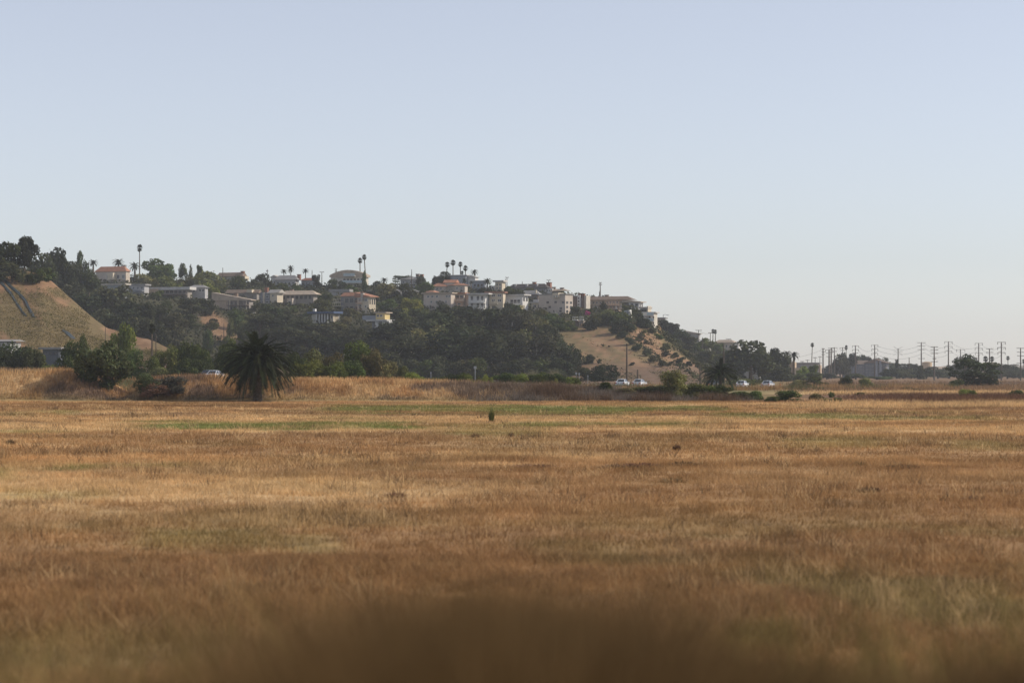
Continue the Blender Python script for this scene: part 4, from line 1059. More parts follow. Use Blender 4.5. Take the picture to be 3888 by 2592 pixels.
for kind, px, yc, w, base, lab, kw in [
    ('fan', 530, 941, 26, 1066, 'lone tall slim palm on the left skyline', dict(hz=1.25, tr=.22)),
    ('fan', 1367, 989, 22, 1080, 'left and lower of the twin tall palms by the curved-roof mansion', dict(hz=1.1, tr=.22)),
    ('fan', 1388, 976, 22, 1082, 'right and taller of the twin tall palms by the curved-roof mansion', dict(hz=1.1, tr=.22, lean=-.5)),
    ('fan', 1694, 1004, 23, 1082, 'leftmost of the four tall palms behind the orange-roofed villa', dict(lean=.4)),
    ('fan', 1720, 997, 25, 1084, 'second and tallest of the four palms behind the orange-roofed villa', dict()),
    ('fan', 1748, 1003, 22, 1086, 'third of the four tall palms behind the orange-roofed villa', dict()),
    ('fan', 1767, 1018, 24, 1088, 'rightmost of the four tall palms behind the orange-roofed villa', dict()),
    ('fan', 1755, 1035, 16, 1090, 'short palm tucked between the third and fourth tall palms', dict()),
    ('feather', 1804, 1035, 30, 1088, 'windswept feathery palm right of the four tall palms', dict(lean=-.3)),
    ('feather', 1764, 1066, 24, 1112, 'feathery palm at the right end of the orange-roofed villa', dict()),
    ('feather', 1789, 1073, 18, 1112, 'small feathery palm between villa and grey white flat-roofed house', dict()),
    ('feather', 1851, 1070, 34, 1112, 'wide feathery palm left of the cream tower house', dict()),
    ('feather', 1160, 1030, 26, 1072, 'feathery palm on the skyline left of the wired pole', dict()),
    ('feather', 1104, 1022, 26, 1066, 'tallest feathery palm above the grey hip-roofed house', dict(hz=1.5)),
    ('feather', 1078, 1032, 26, 1066, 'lower feathery palm above the grey hip-roofed house', dict()),
    ('feather', 1459, 1066, 30, 1088, 'feathery palm in the gap right of the twin tall palms', dict()),
    ('feather', 354, 1000, 36, 1052, 'bushy palm above the left end of the terracotta roof', dict(tr=.4)),
    ('feather', 449, 1000, 44, 1056, 'bushy palm behind the middle of the terracotta roof', dict(tr=.4)),
    ('feather', 512, 1012, 44, 1060, 'bushy palm at the right end of the terracotta roof', dict(tr=.4)),
    ('feather', 2290, 1126, 16, 1135, 'small palm top above the long tan house roof', dict())]:
    far_palm(kind, px, yc, w, bD(px, base), base, lab, **kw)
for kind, px, yc, w, D_, base, lab, kw in [
    ('fan', 577, 1246, 32, 470, 1345, 'dark palm with a thin trunk in front of the lower tan slope', dict(hz=1.3, tr=.16)),
    ('fan', 2707, 1257, 16, 1010, 1312, 'left of two close palms on the far hillside', dict(hz=1.2)), ('fan', 2716, 1259, 16, 1012, 1312, 'right of two close palms on the far hillside', dict(hz=1.2)),
    ('fan', 3081, 1309, 18, 1050, 1436, 'lone tall palm above the grey flat building on the right', dict(lean=.4, tr=.2)), ('fan', 3213, 1319, 16, 1200, 1430, 'palm head rising behind the hazy trees left of the apartments', dict(hz=1.3)),
    ('feather', 3014, 1352, 42, 830, 1430, 'bushy date palm above the tan townhouse, right one', dict(tr=.45)), ('feather', 2988, 1345, 34, 840, 1430, 'bushy date palm above the tan townhouse, left one', dict(tr=.4)),
    ('skirt', 3405, 1370, 24, 1080, 1440, 'shaggy palm with a hanging skirt right of the apartments', dict(tr=.4)), ('fan', 3742, 1362, 24, 1200, 1440, 'left of two hazy palms right of the ragged tree', dict()),
    ('fan', 3766, 1362, 22, 1200, 1440, 'right of two hazy palms right of the ragged tree', dict()), ('fan', 3827, 1359, 18, 1200, 1440, 'hazy slim palm between the two rightmost poles', dict()), ('fan', 3886, 1370, 16, 1200, 1440, 'hazy palm at the right frame edge', dict())]:
    far_palm(kind, px, yc, w, D_, base, lab, **kw)

# ------------------------------------------------------------------ poles
INS = mat('insulator', (.16, .13, .11), rough=.3)
def pole(px, yt, D, ybase, label, r=.14, arms=(), hooks=(), name='utility_pole', vee=False, insul=True, heavy=False, rz=None, group=None):
    """arms: list of (row, width in photo px)"""
    b = at(px, ybase, D); h = (ybase - yt) * D / F
    o = empty(name, b, random.uniform(-.3, .3) if rz is None else rz); tag(o, label, 'pole', group)
    m = MB(); m.tube([(0, 0, -1), (0, 0, h * .5), (0, 0, h)], [r * 1.25, r, r * .75], 8); m.build('shaft', WOOD, o)
    for y, w in arms:
        z = (ybase - y) * D / F; W2 = w * D / F / 2
        q = MB(); q.box(-W2, W2, -.09 - r, .03 - r, z - .08, z + .08); a = q.build('crossarm', WOOD, o)
        hk = y in hooks
        for s in (-1, 1):
            if hk:
                MB().tube([(s * (W2 - .12), -r, z - .08), (s * (W2 - .12), -r, z - .08 - W2 * .55)], [.11, .09], 6).build('insulator', INS, a)
            else:
                for f in (.95, .55): MB().tube([(s * W2 * f, -r, z + .08), (s * W2 * f, -r, z + .32)], [.07, .05], 6).build('insulator', INS, a)
    if vee:
        z = h; q = MB()
        for s in (-1, 1):
            q.tube([(0, 0, z - .6), (s * 2.2, 0, z + .9)], [.08, .06], 5); q.tube([(0, 0, z - 1.9), (s * 2.2, 0, z - 3.3)], [.06, .05], 5)
        q.box(-2.2, 2.2, -.07, .07, z - 1.65, z - 1.5); q.build('crossarm', WOOD, o)
    return o
def hp(px, yt, base, label, arms=(), r=.15, **k): return pole(px, yt, bluff.D(px, base), base, label, r, arms, **k)
hp(846, 1016, 1072, 'slim pole on the skyline left of the brown gable-roofed house')
hp(1015, 1022, 1074, 'slim pole on the skyline between the dark rounded tree and the white gable', arms=((1030, 8),))
hp(1185, 1026, 1082, 'slim bare pole right of the skyline feathery palm')
hp(1222, 1032, 1084, 'pole with one crossarm left of the curved-roof mansion', arms=((1033, 16),))
hp(1276, 1022, 1086, 'pole with crossarm and transformer in front of the curved-roof mansion', arms=((1023, 9), (1031, 8)))
hp(1563, 1023, 1096, 'slim pole in front of the grey skyline house')
hp(1703, 1062, 1110, 'thin dark pole in front of the orange-roofed villa')
hp(1925, 1053, 1100, 'right and taller of two poles by the cream tower house', arms=((1054, 12),))
hp(1919, 1059, 1100, 'left and shorter of two poles by the cream tower house')
hp(1983, 1069, 1100, 'short pole above the dark-shingled row house')
hp(2083, 1063, 1118, 'pole with one crossarm at the right end of the dark-shingled row house', arms=((1064, 15),))
hp(2279, 1073, 1132, 'tall pole with two crossarms above the long tan house', arms=((1074, 9), (1081, 12)), r=.2)
hp(2276, 1107, 1132, 'short pole beside the tall one above the long tan house')
hp(2247, 1118, 1130, 'tiny pole on the left roof edge of the long tan house', r=.08)
hp(2387, 1131, 1165, 'tiny left pole on the right roof slope of the long tan house', r=.08)
hp(2396, 1136, 1165, 'tiny right pole on the right roof slope of the long tan house', r=.08)
hp(850, 1226, 1300, 'slim pole on the bare tan patch above the big palm', r=.13)
def lamp(px, yt, base, D_, label):
    o = pole(px, yt, D_, base, label, .12, name='street_lamp'); o['category'] = 'street lamp'
    h = (base - yt) * D_ / F
    q = MB(); q.tube([(0, 0, h), (.9, 0, h + .15), (1.9, 0, h - .05)], [.09, .08, .08], 6); q.box(1.5, 2.6, -.22, .22, h - .22, h - .02); q.build('lamp_head', STEEL, o)
lamp(2518, 1195, 1232, 1000, 'street lamp on the ridge right of the last houses')
for px, yt, base, D_, arms, lab in [(2652, 1252, 1330, 960, ((1254, 24), (1267, 20)), 'pole with two crossarms on the far hillside'), (2697, 1262, 1310, 1000, ((1264, 16),), 'pole left of the two far palms'), (2667, 1280, 1325, 960, (), 'short dark pole below the far palms'),
                                    (2766, 1286, 1345, 1020, ((1287, 20),), 'pole with a wide crossarm in front of the far hillside house'), (2748, 1310, 1440, 560, (), 'thin bare pole rising behind the roadside palm')]:
    pole(px, yt, D_, base, lab, .15, arms)
pole(2380, 1304, 425, 1456, 'tall dark wooden roadside pole in front of the bare slope', .16)
pole(2421, 1403, 520, 1445, 'short stump post right of the tall roadside pole', .2, name='post')
pole(2658, 1386, 560, 1446, 'grey post at the foot of the ridge line', .16, name='post')
pole(592, 1270, 470, 1360, 'thin pole right of the dark palm in front of the lower tan slope', .09)
pole(400, 1240, 480, 1360, 'thin pole between the big round bush and the yellow-green tree', .08)
for px, yt, base, D_, arms, hooks, lab, r in [
    (3125, 1322, 1441, 1080, ((1324, 12), (1336, 12), (1346, 12)), (), 'first tall power pole left of the crowded group', .32),
    (3148, 1326, 1443, 1060, ((1328, 30), (1341, 26), (1354, 22)), (1328,), 'thick left pole of the crowded power pole group', .38),
    (3156, 1320, 1442, 1090, ((1322, 24), (1336, 22)), (), 'thick right pole of the crowded power pole group', .34),
    (3168, 1318, 1442, 1130, ((1320, 22), (1334, 18)), (1320,), 'slim pole at the right of the crowded power pole group', .25),
    (3199, 1318, 1440, 1180, ((1320, 22), (1330, 18)), (1320,), 'power pole in front of the hazy tree left of the apartments', .22),
    (3248, 1311, 1442, 1150, ((1313, 25), (1327, 24), (1340, 20)), (1313, 1327), 'power pole in front of the left half of the apartments', .3),
    (3321, 1309, 1443, 1130, ((1310, 26), (1325, 25), (1341, 24)), (1310, 1325, 1341), 'power pole in front of the right half of the apartments', .3),
    (3498, 1299, 1443, 1120, ((1301, 32), (1314, 30), (1327, 30), (1361, 26)), (), 'power pole with four wide crossarms above the tan tank', .3),
    (3547, 1315, 1459, 900, ((1317, 28), (1329, 28), (1342, 27), (1362, 14), (1373, 27)), (), 'power pole with five crossarms left of the ragged tree', .27),
    (3601, 1296, 1443, 1120, ((1297, 30), (1315, 30), (1333, 28)), (1297, 1315, 1333), 'tall power pole with hanging insulators just left of the ragged tree', .3),
    (3647, 1325, 1443, 1150, ((1327, 34),), (1327,), 'power pole top showing above the ragged tree', .28),
    (3716, 1302, 1443, 1130, ((1303, 30), (1322, 30), (1340, 28)), (1303, 1322, 1340), 'tall power pole with hanging insulators just right of the ragged tree', .3),
    (3757, 1323, 1455, 930, ((1324, 28), (1338, 28)), (), 'power pole with two crossarms right of the ragged tree', .26),
    (3802, 1298, 1462, 860, ((1299, 32), (1319, 32), (1338, 30)), (1299, 1319, 1338), 'tall power pole with hanging insulators second from the right frame edge', .26),
    (3875, 1320, 1462, 880, ((1322, 30), (1337, 28), (1351, 26), (1379, 30)), (), 'power pole with four crossarms at the right frame edge', .26)]:
    pole(px, yt, D_, base, lab, r, arms, hooks, name='power_pole', rz=random.uniform(-.15, .15))
pole(3410, 1322, 1130, 1443, 'power pole with V-shaped arms above the shaggy palm', .26, vee=True, name='power_pole', rz=0)
pole(3452, 1357, 1100, 1443, 'bare slim pole right of the shaggy palm', .2, name='power_pole')
for k, (px, yt) in enumerate([(3046, 1370), (3066, 1365), (3095, 1355), (3113, 1352)]):
    pole(px, yt, 1000, 1442, f'{ORD[k]} thin low pole from the left behind the grey flat building', .13, ((yt + 3, 14),), group='thin poles behind the flat building')
WIRE = mat('wire', (.05, .05, .05), rough=.5)
def wire(a, b, label, sag=1.5):
    m = MB(); a, b = Vector(a), Vector(b); pts = []
    for i in range(13):
        s = i / 12; p = a.lerp(b, s); p.z -= sag * 4 * s * (1 - s); pts.append(p)
    m.tube(pts, [.05] * 13, 3); tag(m.build('power_line', WIRE), label, 'power line', 'power lines')
hk = [(3248, 1150), (3321, 1130), (3498, 1120), (3601, 1120), (3716, 1130), (3802, 860)]
for r_, (dy, nm) in enumerate(((0, 'top'), (17, 'middle'), (34, 'lowest'))):
    for k in range(len(hk) - 1):
        (pa, da), (pb, db) = hk[k], hk[k + 1]
        ya = {3248: 1316, 3321: 1314, 3498: 1304, 3601: 1302, 3716: 1308, 3802: 1304}
        wire(at(pa + 12, ya[pa] + dy, da), at(pb + 12, ya[pb] + dy, db), f'{nm} power line in the {ORD[k]} span from the left over the flats', 2.5)
wire(at(2652, 1254, 960), at(2697, 1263, 1000), 'power line between the two-crossarm hillside pole and the pole left of the far palms', .8)
wire(at(3125, 1326, 1080), at(2766, 1288, 1020), 'long power line from the crowded poles to the far hillside house pole', 6)
# ------------------------------------------------------------------ houses
WALLS = dict(cream=(.58, .50, .38), white=(.62, .605, .575), beige=(.50, .43, .36), grey=(.40, .39, .38), bluegrey=(.28, .30, .33), tan=(.44, .34, .25), brown=(.17, .13, .11), yellow=(.60, .47, .22),
             peach=(.62, .42, .29), slate=(.22, .22, .23), stone=(.52, .48, .41), olive=(.36, .34, .27), dull=(.28, .25, .22), slateblue=(.12, .13, .15))
ROOFS = dict(terra=(.38, .185, .115), grey=(.27, .26, .25), tan=(.42, .34, .26), white=(.50, .48, .45), dark=(.085, .075, .07), brown=(.20, .15, .115), blue=(.07, .10, .17), rust=(.26, .12, .08), pale=(.42, .38, .33))
def wmat(k): return mat('stucco_' + k, WALLS[k], scale=.6, var=.1)
def rmat(k): return mat('roofing_' + k, ROOFS[k], scale=.9, var=.16)
def _unit_frame():
    m = MB(); b = .09
    m.box(0, 1, -.06, .02, 0, b); m.box(0, 1, -.06, .02, 1 - b, 1); m.box(0, b, -.05, .02, b, 1 - b); m.box(1 - b, 1, -.05, .02, b, 1 - b); m.box(.47, .53, -.045, .02, b, 1 - b)
    return m.mesh('window_frame')
def _unit_pane():
    m = MB(); m.box(.08, .92, -.025, .015, .08, .92); return m.mesh('window_pane')
UF, UP = _unit_frame(), _unit_pane(); UF.materials.append(FRAME); UP.materials.append(GLASS)
UFD = UF.copy(); UFD.materials.clear(); UFD.materials.append(FRAMED)
HOUSES = []
class House:
    """built in metres round its near right-hand corner; rows and columns of the photo give the sizes at its distance"""
    def __init__(s, name, label, short, px, yb, theta=28, terr=bluff, D=None, cat='house', sink=3.5):
        s.px, s.yb = px, yb
        s.D = D if D is not None else terr.D(px, yb)
        s.th = math.radians(theta); s.k = s.D / F; s.sink = sink
        s.o = tag(empty(name, at(px, yb, s.D), -s.th), label, cat)
        HOUSES.append((px, yb, short, s))
    def u(s, px): return (px - s.px) * s.k / math.cos(s.th)
    def z(s, py): return (s.yb - py) * s.k
    def dep(s, spx): return max(3.0, spx * s.k / math.sin(max(s.th, .2)))
    def block(s, x0, x1, yt, yb, col, side=10, v=0.0):
        a, b = s.u(x0), s.u(x1); z1 = s.z(yt); z0 = s.z(yb); d = s.dep(side)
        if yb >= s.yb - 2: z0 -= s.sink
        MB().box(a, b, v, v + d, z0, z1).build('wall', wmat(col), s.o)
        return s
    def roof(s, kind, x0, x1, ye, yr, col, side=10, v=0.0, over=.5):
        a, b = s.u(x0) - over, s.u(x1) + over; d = s.dep(side); y0, y1 = v - over, v + d + over; z0, z1 = s.z(ye) + .01, s.z(yr); t = .22; m = MB(); ym = (y0 + y1) / 2
        z1 = max(z1, z0 + .3)
        if kind == 'flat':
            m.box(a, b, y0, y1, z0, z0 + max(.3, (ye - yr) * s.k))
        elif kind == 'gable':
            m.add([(a, y0, z0), (b, y0, z0), (b, y1, z0), (a, y1, z0), (a, ym, z1), (b, ym, z1)], [(0, 1, 5, 4), (2, 3, 4, 5), (0, 4, 3), (1, 2, 5), (0, 3, 2, 1)])
        elif kind == 'gablef':
            xm = (a + b) / 2
            m.add([(a, y0, z0), (b, y0, z0), (b, y1, z0), (a, y1, z0), (xm, y0, z1), (xm, y1, z1)], [(0, 1, 4), (2, 3, 5), (0, 4, 5, 3), (1, 2, 5, 4), (0, 3, 2, 1)])
        elif kind == 'hip':
            h = min((b - a) * .3, (y1 - y0) * .5)
            m.add([(a, y0, z0), (b, y0, z0), (b, y1, z0), (a, y1, z0), (a + h, ym, z1), (b - h, ym, z1)], [(0, 1, 5, 4), (1, 2, 5), (2, 3, 4, 5), (3, 0, 4), (0, 3, 2, 1)])
        elif kind == 'shedr':       # falls to the right
            m.add([(a, y0, z0), (b, y0, z0), (b, y1, z0), (a, y1, z0), (a, y0, z1), (b, y0, z0 + t), (b, y1, z0 + t), (a, y1, z1)], [(0, 3, 2, 1), (4, 5, 6, 7), (0, 1, 5, 4), (1, 2, 6, 5), (2, 3, 7, 6), (3, 0, 4, 7)])
        elif kind == 'arch':
            n = 12; top = [(a + (b - a) * i / n, z0 + (z1 - z0) * math.sin(math.pi * (.06 + .88 * i / n)) ** .75) for i in range(n + 1)]
            vs = [(x, y0, z) for x, z in top] + [(x, y1, z) for x, z in top] + [(a, y0, z0), (b, y0, z0), (a, y1, z0), (b, y1, z0)]; q = n + 1
            m.add(vs, [(i, i + 1, q + i + 1, q + i) for i in range(n)] + [tuple([2 * q] + [2 * q + 1] + list(range(n, -1, -1))), tuple([2 * q + 3, 2 * q + 2] + list(range(q, 2 * q))), (2 * q, 0, q, 2 * q + 2), (2 * q + 1, 2 * q + 3, 2 * q - 1, n), (2 * q, 2 * q + 2, 2 * q + 3, 2 * q + 1)])
        m.build('roof', rmat(col), s.o); return s
    def win(s, x0, x1, y0, y1, v=0.0, dark=False):
        w = obj('window', UFD if dark else UF, None, s.o); w.location = (s.u(x0), v, s.z(y1)); w.scale = (s.u(x1) - s.u(x0), 1, (y1 - y0) * s.k)
        obj('pane', UP, None, w)
        return s
    def wins(s, x0, x1, y0, y1, nc, nr, v=0.0, fx=.55, fy=.5, dark=False):
        cw, ch = (x1 - x0) / nc, (y1 - y0) / nr
        for i in range(nc):
            for j in range(nr):
                cx, cy = x0 + cw * (i + .5), y0 + ch * (j + .5)
                s.win(cx - cw * fx / 2, cx + cw * fx / 2, cy - ch * fy / 2, cy + ch * fy / 2, v, dark)
        return s
    def swins(s, x, y0, y1, nc, nr, side, v=0.0, fx=.5, fy=.5, dark=True):
        d = s.dep(side); cw = d / nc; ch = (y1 - y0) / nr
        for i in range(nc):
            for j in range(nr):
                w = obj('window', UFD if dark else UF, None, s.o); cy = y0 + ch * (j + .5)
                w.location = (s.u(x), v + cw * (i + .5 - fx / 2), s.z(cy + ch * fy / 2)); w.rotation_euler = (0, 0, math.pi / 2); w.scale = (cw * fx, 1, ch * fy * s.k)
                obj('pane', UP, None, w)
        return s
    def balcony(s, x0, x1, y, col='white', out=1.6, v=0.0, rail=3.2, glass=False):
        a, b = s.u(x0), s.u(x1); z = s.z(y); t = .22; h = rail * s.k * 3
        m = MB().box(a, b, v - out, v - .003, z - t, z); o = m.build('balcony', wmat(col), s.o)
        q = MB()
        if glass:
            q.box(a, b, v - out, v - out + .06, z + .003, z + 1.0)
        else:
            n = max(3, int((b - a) / .8))
            for i in range(n + 1):
                x = a + (b - a - .08) * i / n; q.box(x, x + .08, v - out, v - out + .08, z + .003, z + .9)
            q.box(a, b, v - out - .02, v - out + .1, z + .9, z + 1.02)
        q.build('railing', mat('glass_rail', (.42, .50, .52), rough=.2) if glass else wmat(col), o)
        return s
    def chimney(s, px, yt, yb, v=3.0, w=1.2, col='rust'):
        a = s.u(px); o = MB().box(a - w / 2, a + w / 2, v, v + w, s.z(yb) - .8, s.z(yt)).build('chimney', rmat(col), s.o)
        MB().box(a - w / 2 - .12, a + w / 2 + .12, v - .12, v + w + .12, s.z(yt) + .003, s.z(yt) + .16).build('chimney_cap', rmat('dark'), o); return s
    def post(s, px, yt, yb, v=0.0, w=.35, col='white'):
        a = s.u(px); MB().box(a - w / 2, a + w / 2, v, v + w, s.z(yb), s.z(yt)).build('column', wmat(col), s.o); return s

H = House
h = H('bungalow', 'low bungalow with flat cream roof and chimney peeking over the spur ridge', 'the cream-roofed bungalow', 252, 1092, 25)
h.block(197, 252, 1056, 1092, 'bluegrey', 10).roof('flat', 196, 253, 1056, 1050, 'pale', 10).chimney(216, 1044, 1052, col='pale').wins(200, 250, 1060, 1080, 3, 1)
h = H('villa', 'villa with terracotta hip roof among palms at the left', 'the terracotta-roofed villa', 478, 1076, 22)
h.block(354, 478, 1030, 1076, 'beige', 10).roof('hip', 354, 478, 1030, 1010, 'terra', 10).wins(395, 478, 1036, 1064, 4, 1, fy=.6).block(414, 437, 1036, 1062, 'cream', 4, v=-2.2).chimney(452, 1006, 1020, col='grey')
h = H('house', 'blue-grey house with pale flat roof half hidden by trees at left', 'the blue-grey flat house', 472, 1132, 24)
h.block(384, 472, 1082, 1132, 'bluegrey', 8).roof('flat', 383, 473, 1082, 1076, 'pale', 8).wins(388, 430, 1090, 1110, 2, 1, fx=.7)
h = H('house', 'dark grey house with deep terraces right of the blue-grey one', 'the dark terraced house', 548, 1128, 24)
h.block(476, 548, 1084, 1128, 'grey', 8).roof('flat', 474, 550, 1084, 1078, 'grey', 8).wins(480, 546, 1087, 1098, 4, 1, fx=.6, fy=.8).balcony(478, 548, 1103, 'bluegrey').balcony(482, 548, 1118, 'bluegrey')
h = H('house', 'long house with white flat roof and shaded deck below', 'the long white-roofed house', 712, 1140, 18)
h.block(556, 712, 1100, 1140, 'dull', 12).roof('flat', 552, 716, 1100, 1089, 'white', 12, over=.9).block(556, 598, 1096, 1116, 'tan', 6, v=-1.5).balcony(600, 712, 1117, 'brown').wins(606, 708, 1102, 1113, 6, 1, fx=.7, fy=.85, dark=True).wins(606, 700, 1121, 1134, 5, 1, fx=.5, dark=True)
h = H('house', 'grey house with two pairs of windows and low hip roof', 'the grey paired-window house', 778, 1142, 14)
h.block(716, 778, 1092, 1142, 'grey', 6).roof('hip', 714, 780, 1092, 1081, 'grey', 6)
for x in (719, 731, 755, 767): h.win(x, x + 9, 1096, 1108)
h = H('house', 'tan brown two-storey house with a long roof sloping down to the right', 'the sloping-roof house', 946, 1178, 20)
h.block(806, 862, 1122, 1178, 'tan', 12).block(862, 946, 1140, 1178, 'dull', 12).roof('shedr', 804, 950, 1140, 1108, 'tan', 12).wins(864, 944, 1143, 1156, 4, 1, fx=.6, fy=.8, dark=True).wins(864, 944, 1160, 1175, 4, 1, fx=.5, fy=.8, dark=True)
h.chimney(876, 1112, 1124, col='brown').post(870, 1137, 1178, v=-.4, col='cream').post(903, 1140, 1178, v=-.4, col='cream').post(936, 1142, 1178, v=-.4, col='cream').balcony(864, 946, 1158, 'brown')
h = H('house', 'low house with brown tile roof behind the sloping-roof house', 'the brown tile house', 975, 1140, 18)
h.block(860, 975, 1112, 1140, 'dull', 10).roof('gable', 855, 978, 1112, 1098, 'brown', 10).chimney(998, 1090, 1106, col='rust').block(940, 960, 1100, 1111, 'cream', 3, v=-1)
h = H('bungalow', 'long bungalow with tan roof, white gable end and cream lit side', 'the cream-sided bungalow', 1052, 1162, 40)
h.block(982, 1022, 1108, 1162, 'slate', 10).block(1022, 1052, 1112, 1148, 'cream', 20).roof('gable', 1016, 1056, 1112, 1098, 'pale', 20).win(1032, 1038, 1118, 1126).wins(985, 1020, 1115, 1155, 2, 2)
h.post(999, 1110, 1160, v=-.5, w=.6, col='cream')
h = H('house', 'wide low house with long tan hip roof and dark shaded front', 'the wide tan-roofed house', 1190, 1160, 20)
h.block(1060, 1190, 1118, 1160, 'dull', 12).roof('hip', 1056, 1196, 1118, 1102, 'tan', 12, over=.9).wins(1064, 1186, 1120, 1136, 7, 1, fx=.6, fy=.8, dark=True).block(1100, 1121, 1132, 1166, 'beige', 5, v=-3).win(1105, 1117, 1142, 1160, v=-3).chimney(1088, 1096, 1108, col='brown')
h = H('house', 'skyline house with long olive-brown gable roof and brick chimney', 'the brown gable house', 916, 1070, 24)
h.block(826, 916, 1048, 1070, 'olive', 10).roof('gable', 824, 918, 1048, 1033, 'brown', 10).chimney(914, 1030, 1046, v=1).wins(830, 912, 1051, 1064, 5, 1).block(917.5, 926, 1048, 1064, 'cream', 6, v=1)
h = H('house', 'grey hip-roofed house with wide windows on the skyline', 'the grey hip-roofed house', 1122, 1092, 18)
h.block(1042, 1122, 1062, 1092, 'grey', 10).roof('hip', 1036, 1128, 1062, 1044, 'grey', 10).wins(1046, 1120, 1066, 1082, 5, 1).chimney(1126, 1042, 1056, v=2)
h = H('cottage', 'small white cottage gable left of the grey hip roof', 'the white gable cottage', 1053, 1075, 16)
h.block(1028, 1053, 1054, 1075, 'white', 6).roof('gablef', 1026, 1055, 1054, 1044, 'pale', 6)
h = H('house', 'low house with red-brown roof left of the wired pole', 'the red-brown roofed house', 1196, 1090, 20)
h.block(1142, 1196, 1064, 1090, 'bluegrey', 8).roof('hip', 1140, 1200, 1064, 1054, 'rust', 8).wins(1146, 1194, 1067, 1080, 4, 1)
h = H('mansion', 'large mansion with curved tan roof and glass balconies on the skyline', 'the curved-roof mansion', 1386, 1090, 12)
h.block(1254, 1386, 1052, 1090, 'stone', 10).roof('arch', 1252, 1390, 1052, 1024, 'tan', 10, over=.3).wins(1300, 1380, 1056, 1072, 6, 1, fx=.65, fy=.8, dark=True).balcony(1308, 1352, 1048, 'stone', glass=True, out=2.2).balcony(1300, 1386, 1074, 'stone', glass=True, out=2).wins(1312, 1346, 1037, 1045, 2, 1, v=-.6, fx=.8, fy=.9, dark=True).block(1308, 1350, 1036, 1051, 'olive', 4, v=-.55)
h = H('townhouse', 'multi-storey house with orange tiled roofs, dark left wing and cream lit tower', 'the orange tiled house', 1408, 1190, 38)
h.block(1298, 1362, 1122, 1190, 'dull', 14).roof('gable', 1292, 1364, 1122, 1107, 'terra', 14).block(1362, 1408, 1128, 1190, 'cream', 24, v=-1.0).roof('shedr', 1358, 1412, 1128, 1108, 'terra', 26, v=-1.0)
h.wins(1302, 1360, 1128, 1150, 3, 1, fx=.75, fy=.7, dark=True).wins(1302, 1360, 1158, 1180, 3, 1, fx=.6, fy=.7, dark=True).wins(1364, 1380, 1131, 1145, 1, 1, v=-1.0, fx=.8, fy=.9).wins(1364, 1380, 1154, 1170, 1, 1, v=-1.0, fx=.8, fy=.85).win(1390, 1402, 1131, 1144, v=-1.0).win(1392, 1398, 1158, 1168, v=-1.0)
h.chimney(1384, 1112, 1132, v=-1.6, w=1.0, col='pale').balcony(1363, 1382, 1150, 'peach', out=1, v=-1.0).balcony(1363, 1382, 1173, 'peach', out=1, v=-1.0).balcony(1270, 1298, 1143, 'beige').balcony(1266, 1298, 1158, 'cream').swins(1408, 1130, 1160, 3, 1, 24, v=-1.0, fy=.7)
h.block(1272, 1298, 1120, 1190, 'slate', 10, v=2).roof('flat', 1268, 1300, 1120, 1115, 'tan', 10, v=2)
h = H('house', 'grey metal-roofed house behind the orange tiled one', 'the grey metal roof', 1322, 1125, 16)
h.block(1254, 1322, 1108, 1125, 'grey', 8).roof('flat', 1252, 1324, 1108, 1098, 'grey', 8).block(1236, 1256, 1112, 1125, 'peach', 5, v=-1)
h = H('pavilion', 'low glass pavilion with dark blue roof and white columns', 'the blue-roofed pavilion', 1262, 1232, 30)
h.block(1180, 1262, 1190, 1232, 'slate', 16, v=1.2).block(1180, 1200, 1191, 1232, 'stone', 5).roof('flat', 1178, 1264, 1190, 1182, 'blue', 20, over=1.0)
for x in (1202, 1213, 1224, 1235, 1246): h.post(x, 1190, 1226, v=-.6)
h.wins(1202, 1248, 1194, 1222, 4, 1, v=1.2, fx=.85, fy=.95, dark=True).block(1248, 1262, 1192, 1236, 'cream', 10, v=.6).win(1252, 1259, 1197, 1210, v=.6).post(1188, 1171, 1181, w=.9)
h = H('house', 'modern hillside house, yellow upper floor over a white framed terrace', 'the yellow and white house', 1462, 1262, 30)
h.block(1412, 1448, 1188, 1215, 'yellow', 14, v=2).roof('flat', 1410, 1450, 1188, 1184, 'tan', 14, v=2).wins(1414, 1440, 1192, 1203, 2, 1, v=2, fx=.75, fy=.8).block(1352, 1412, 1196, 1212, 'bluegrey', 8, v=3).block(1404, 1462, 1215, 1262, 'slate', 12, v=1.0).roof('flat', 1400, 1466, 1219, 1213, 'white', 14, over=.8)
h.post(1432, 1220, 1258, w=1.4, v=-.3).post(1456, 1220, 1264, w=.9, v=-.3).wins(1436, 1454, 1226, 1250, 1, 1, v=1.0, fx=.9, fy=.9, dark=True).block(1462.5, 1474, 1216, 1256, 'white', 8, v=.5)
h = H('garage', 'grey low house with white garage opening below the skyline hedge', 'the white garage house', 1526, 1135, 14)
h.block(1462, 1526, 1106, 1135, 'beige', 8).roof('hip', 1458, 1582, 1106, 1098, 'grey', 8).block(1526, 1580, 1106, 1128, 'stone', 8, v=.4).block(1498, 1526, 1108, 1128, 'white', 4, v=-1.2).win(1503, 1521, 1112, 1123, v=-1.2, dark=True)
h = H('house', 'low grey-roofed house with rusty garden wall right of the orange tiled house', 'the rusty-walled house', 1468, 1128, 16)
h.block(1402, 1468, 1110, 1128, 'brown', 8).roof('flat', 1400, 1470, 1110, 1101, 'grey', 8).block(1406, 1466, 1108, 1118, 'peach', 3, v=-1.4)
h = H('house', 'grey house with chimneys on the skyline left of the villa palms', 'the grey chimney house', 1596, 1092, 16)
h.block(1520, 1596, 1060, 1092, 'grey', 8).roof('hip', 1516, 1600, 1060, 1050, 'grey', 8).wins(1524, 1592, 1064, 1078, 5, 1).chimney(1597, 1042, 1058, v=1, col='rust').chimney(1578, 1040, 1054, v=2, col='brown')
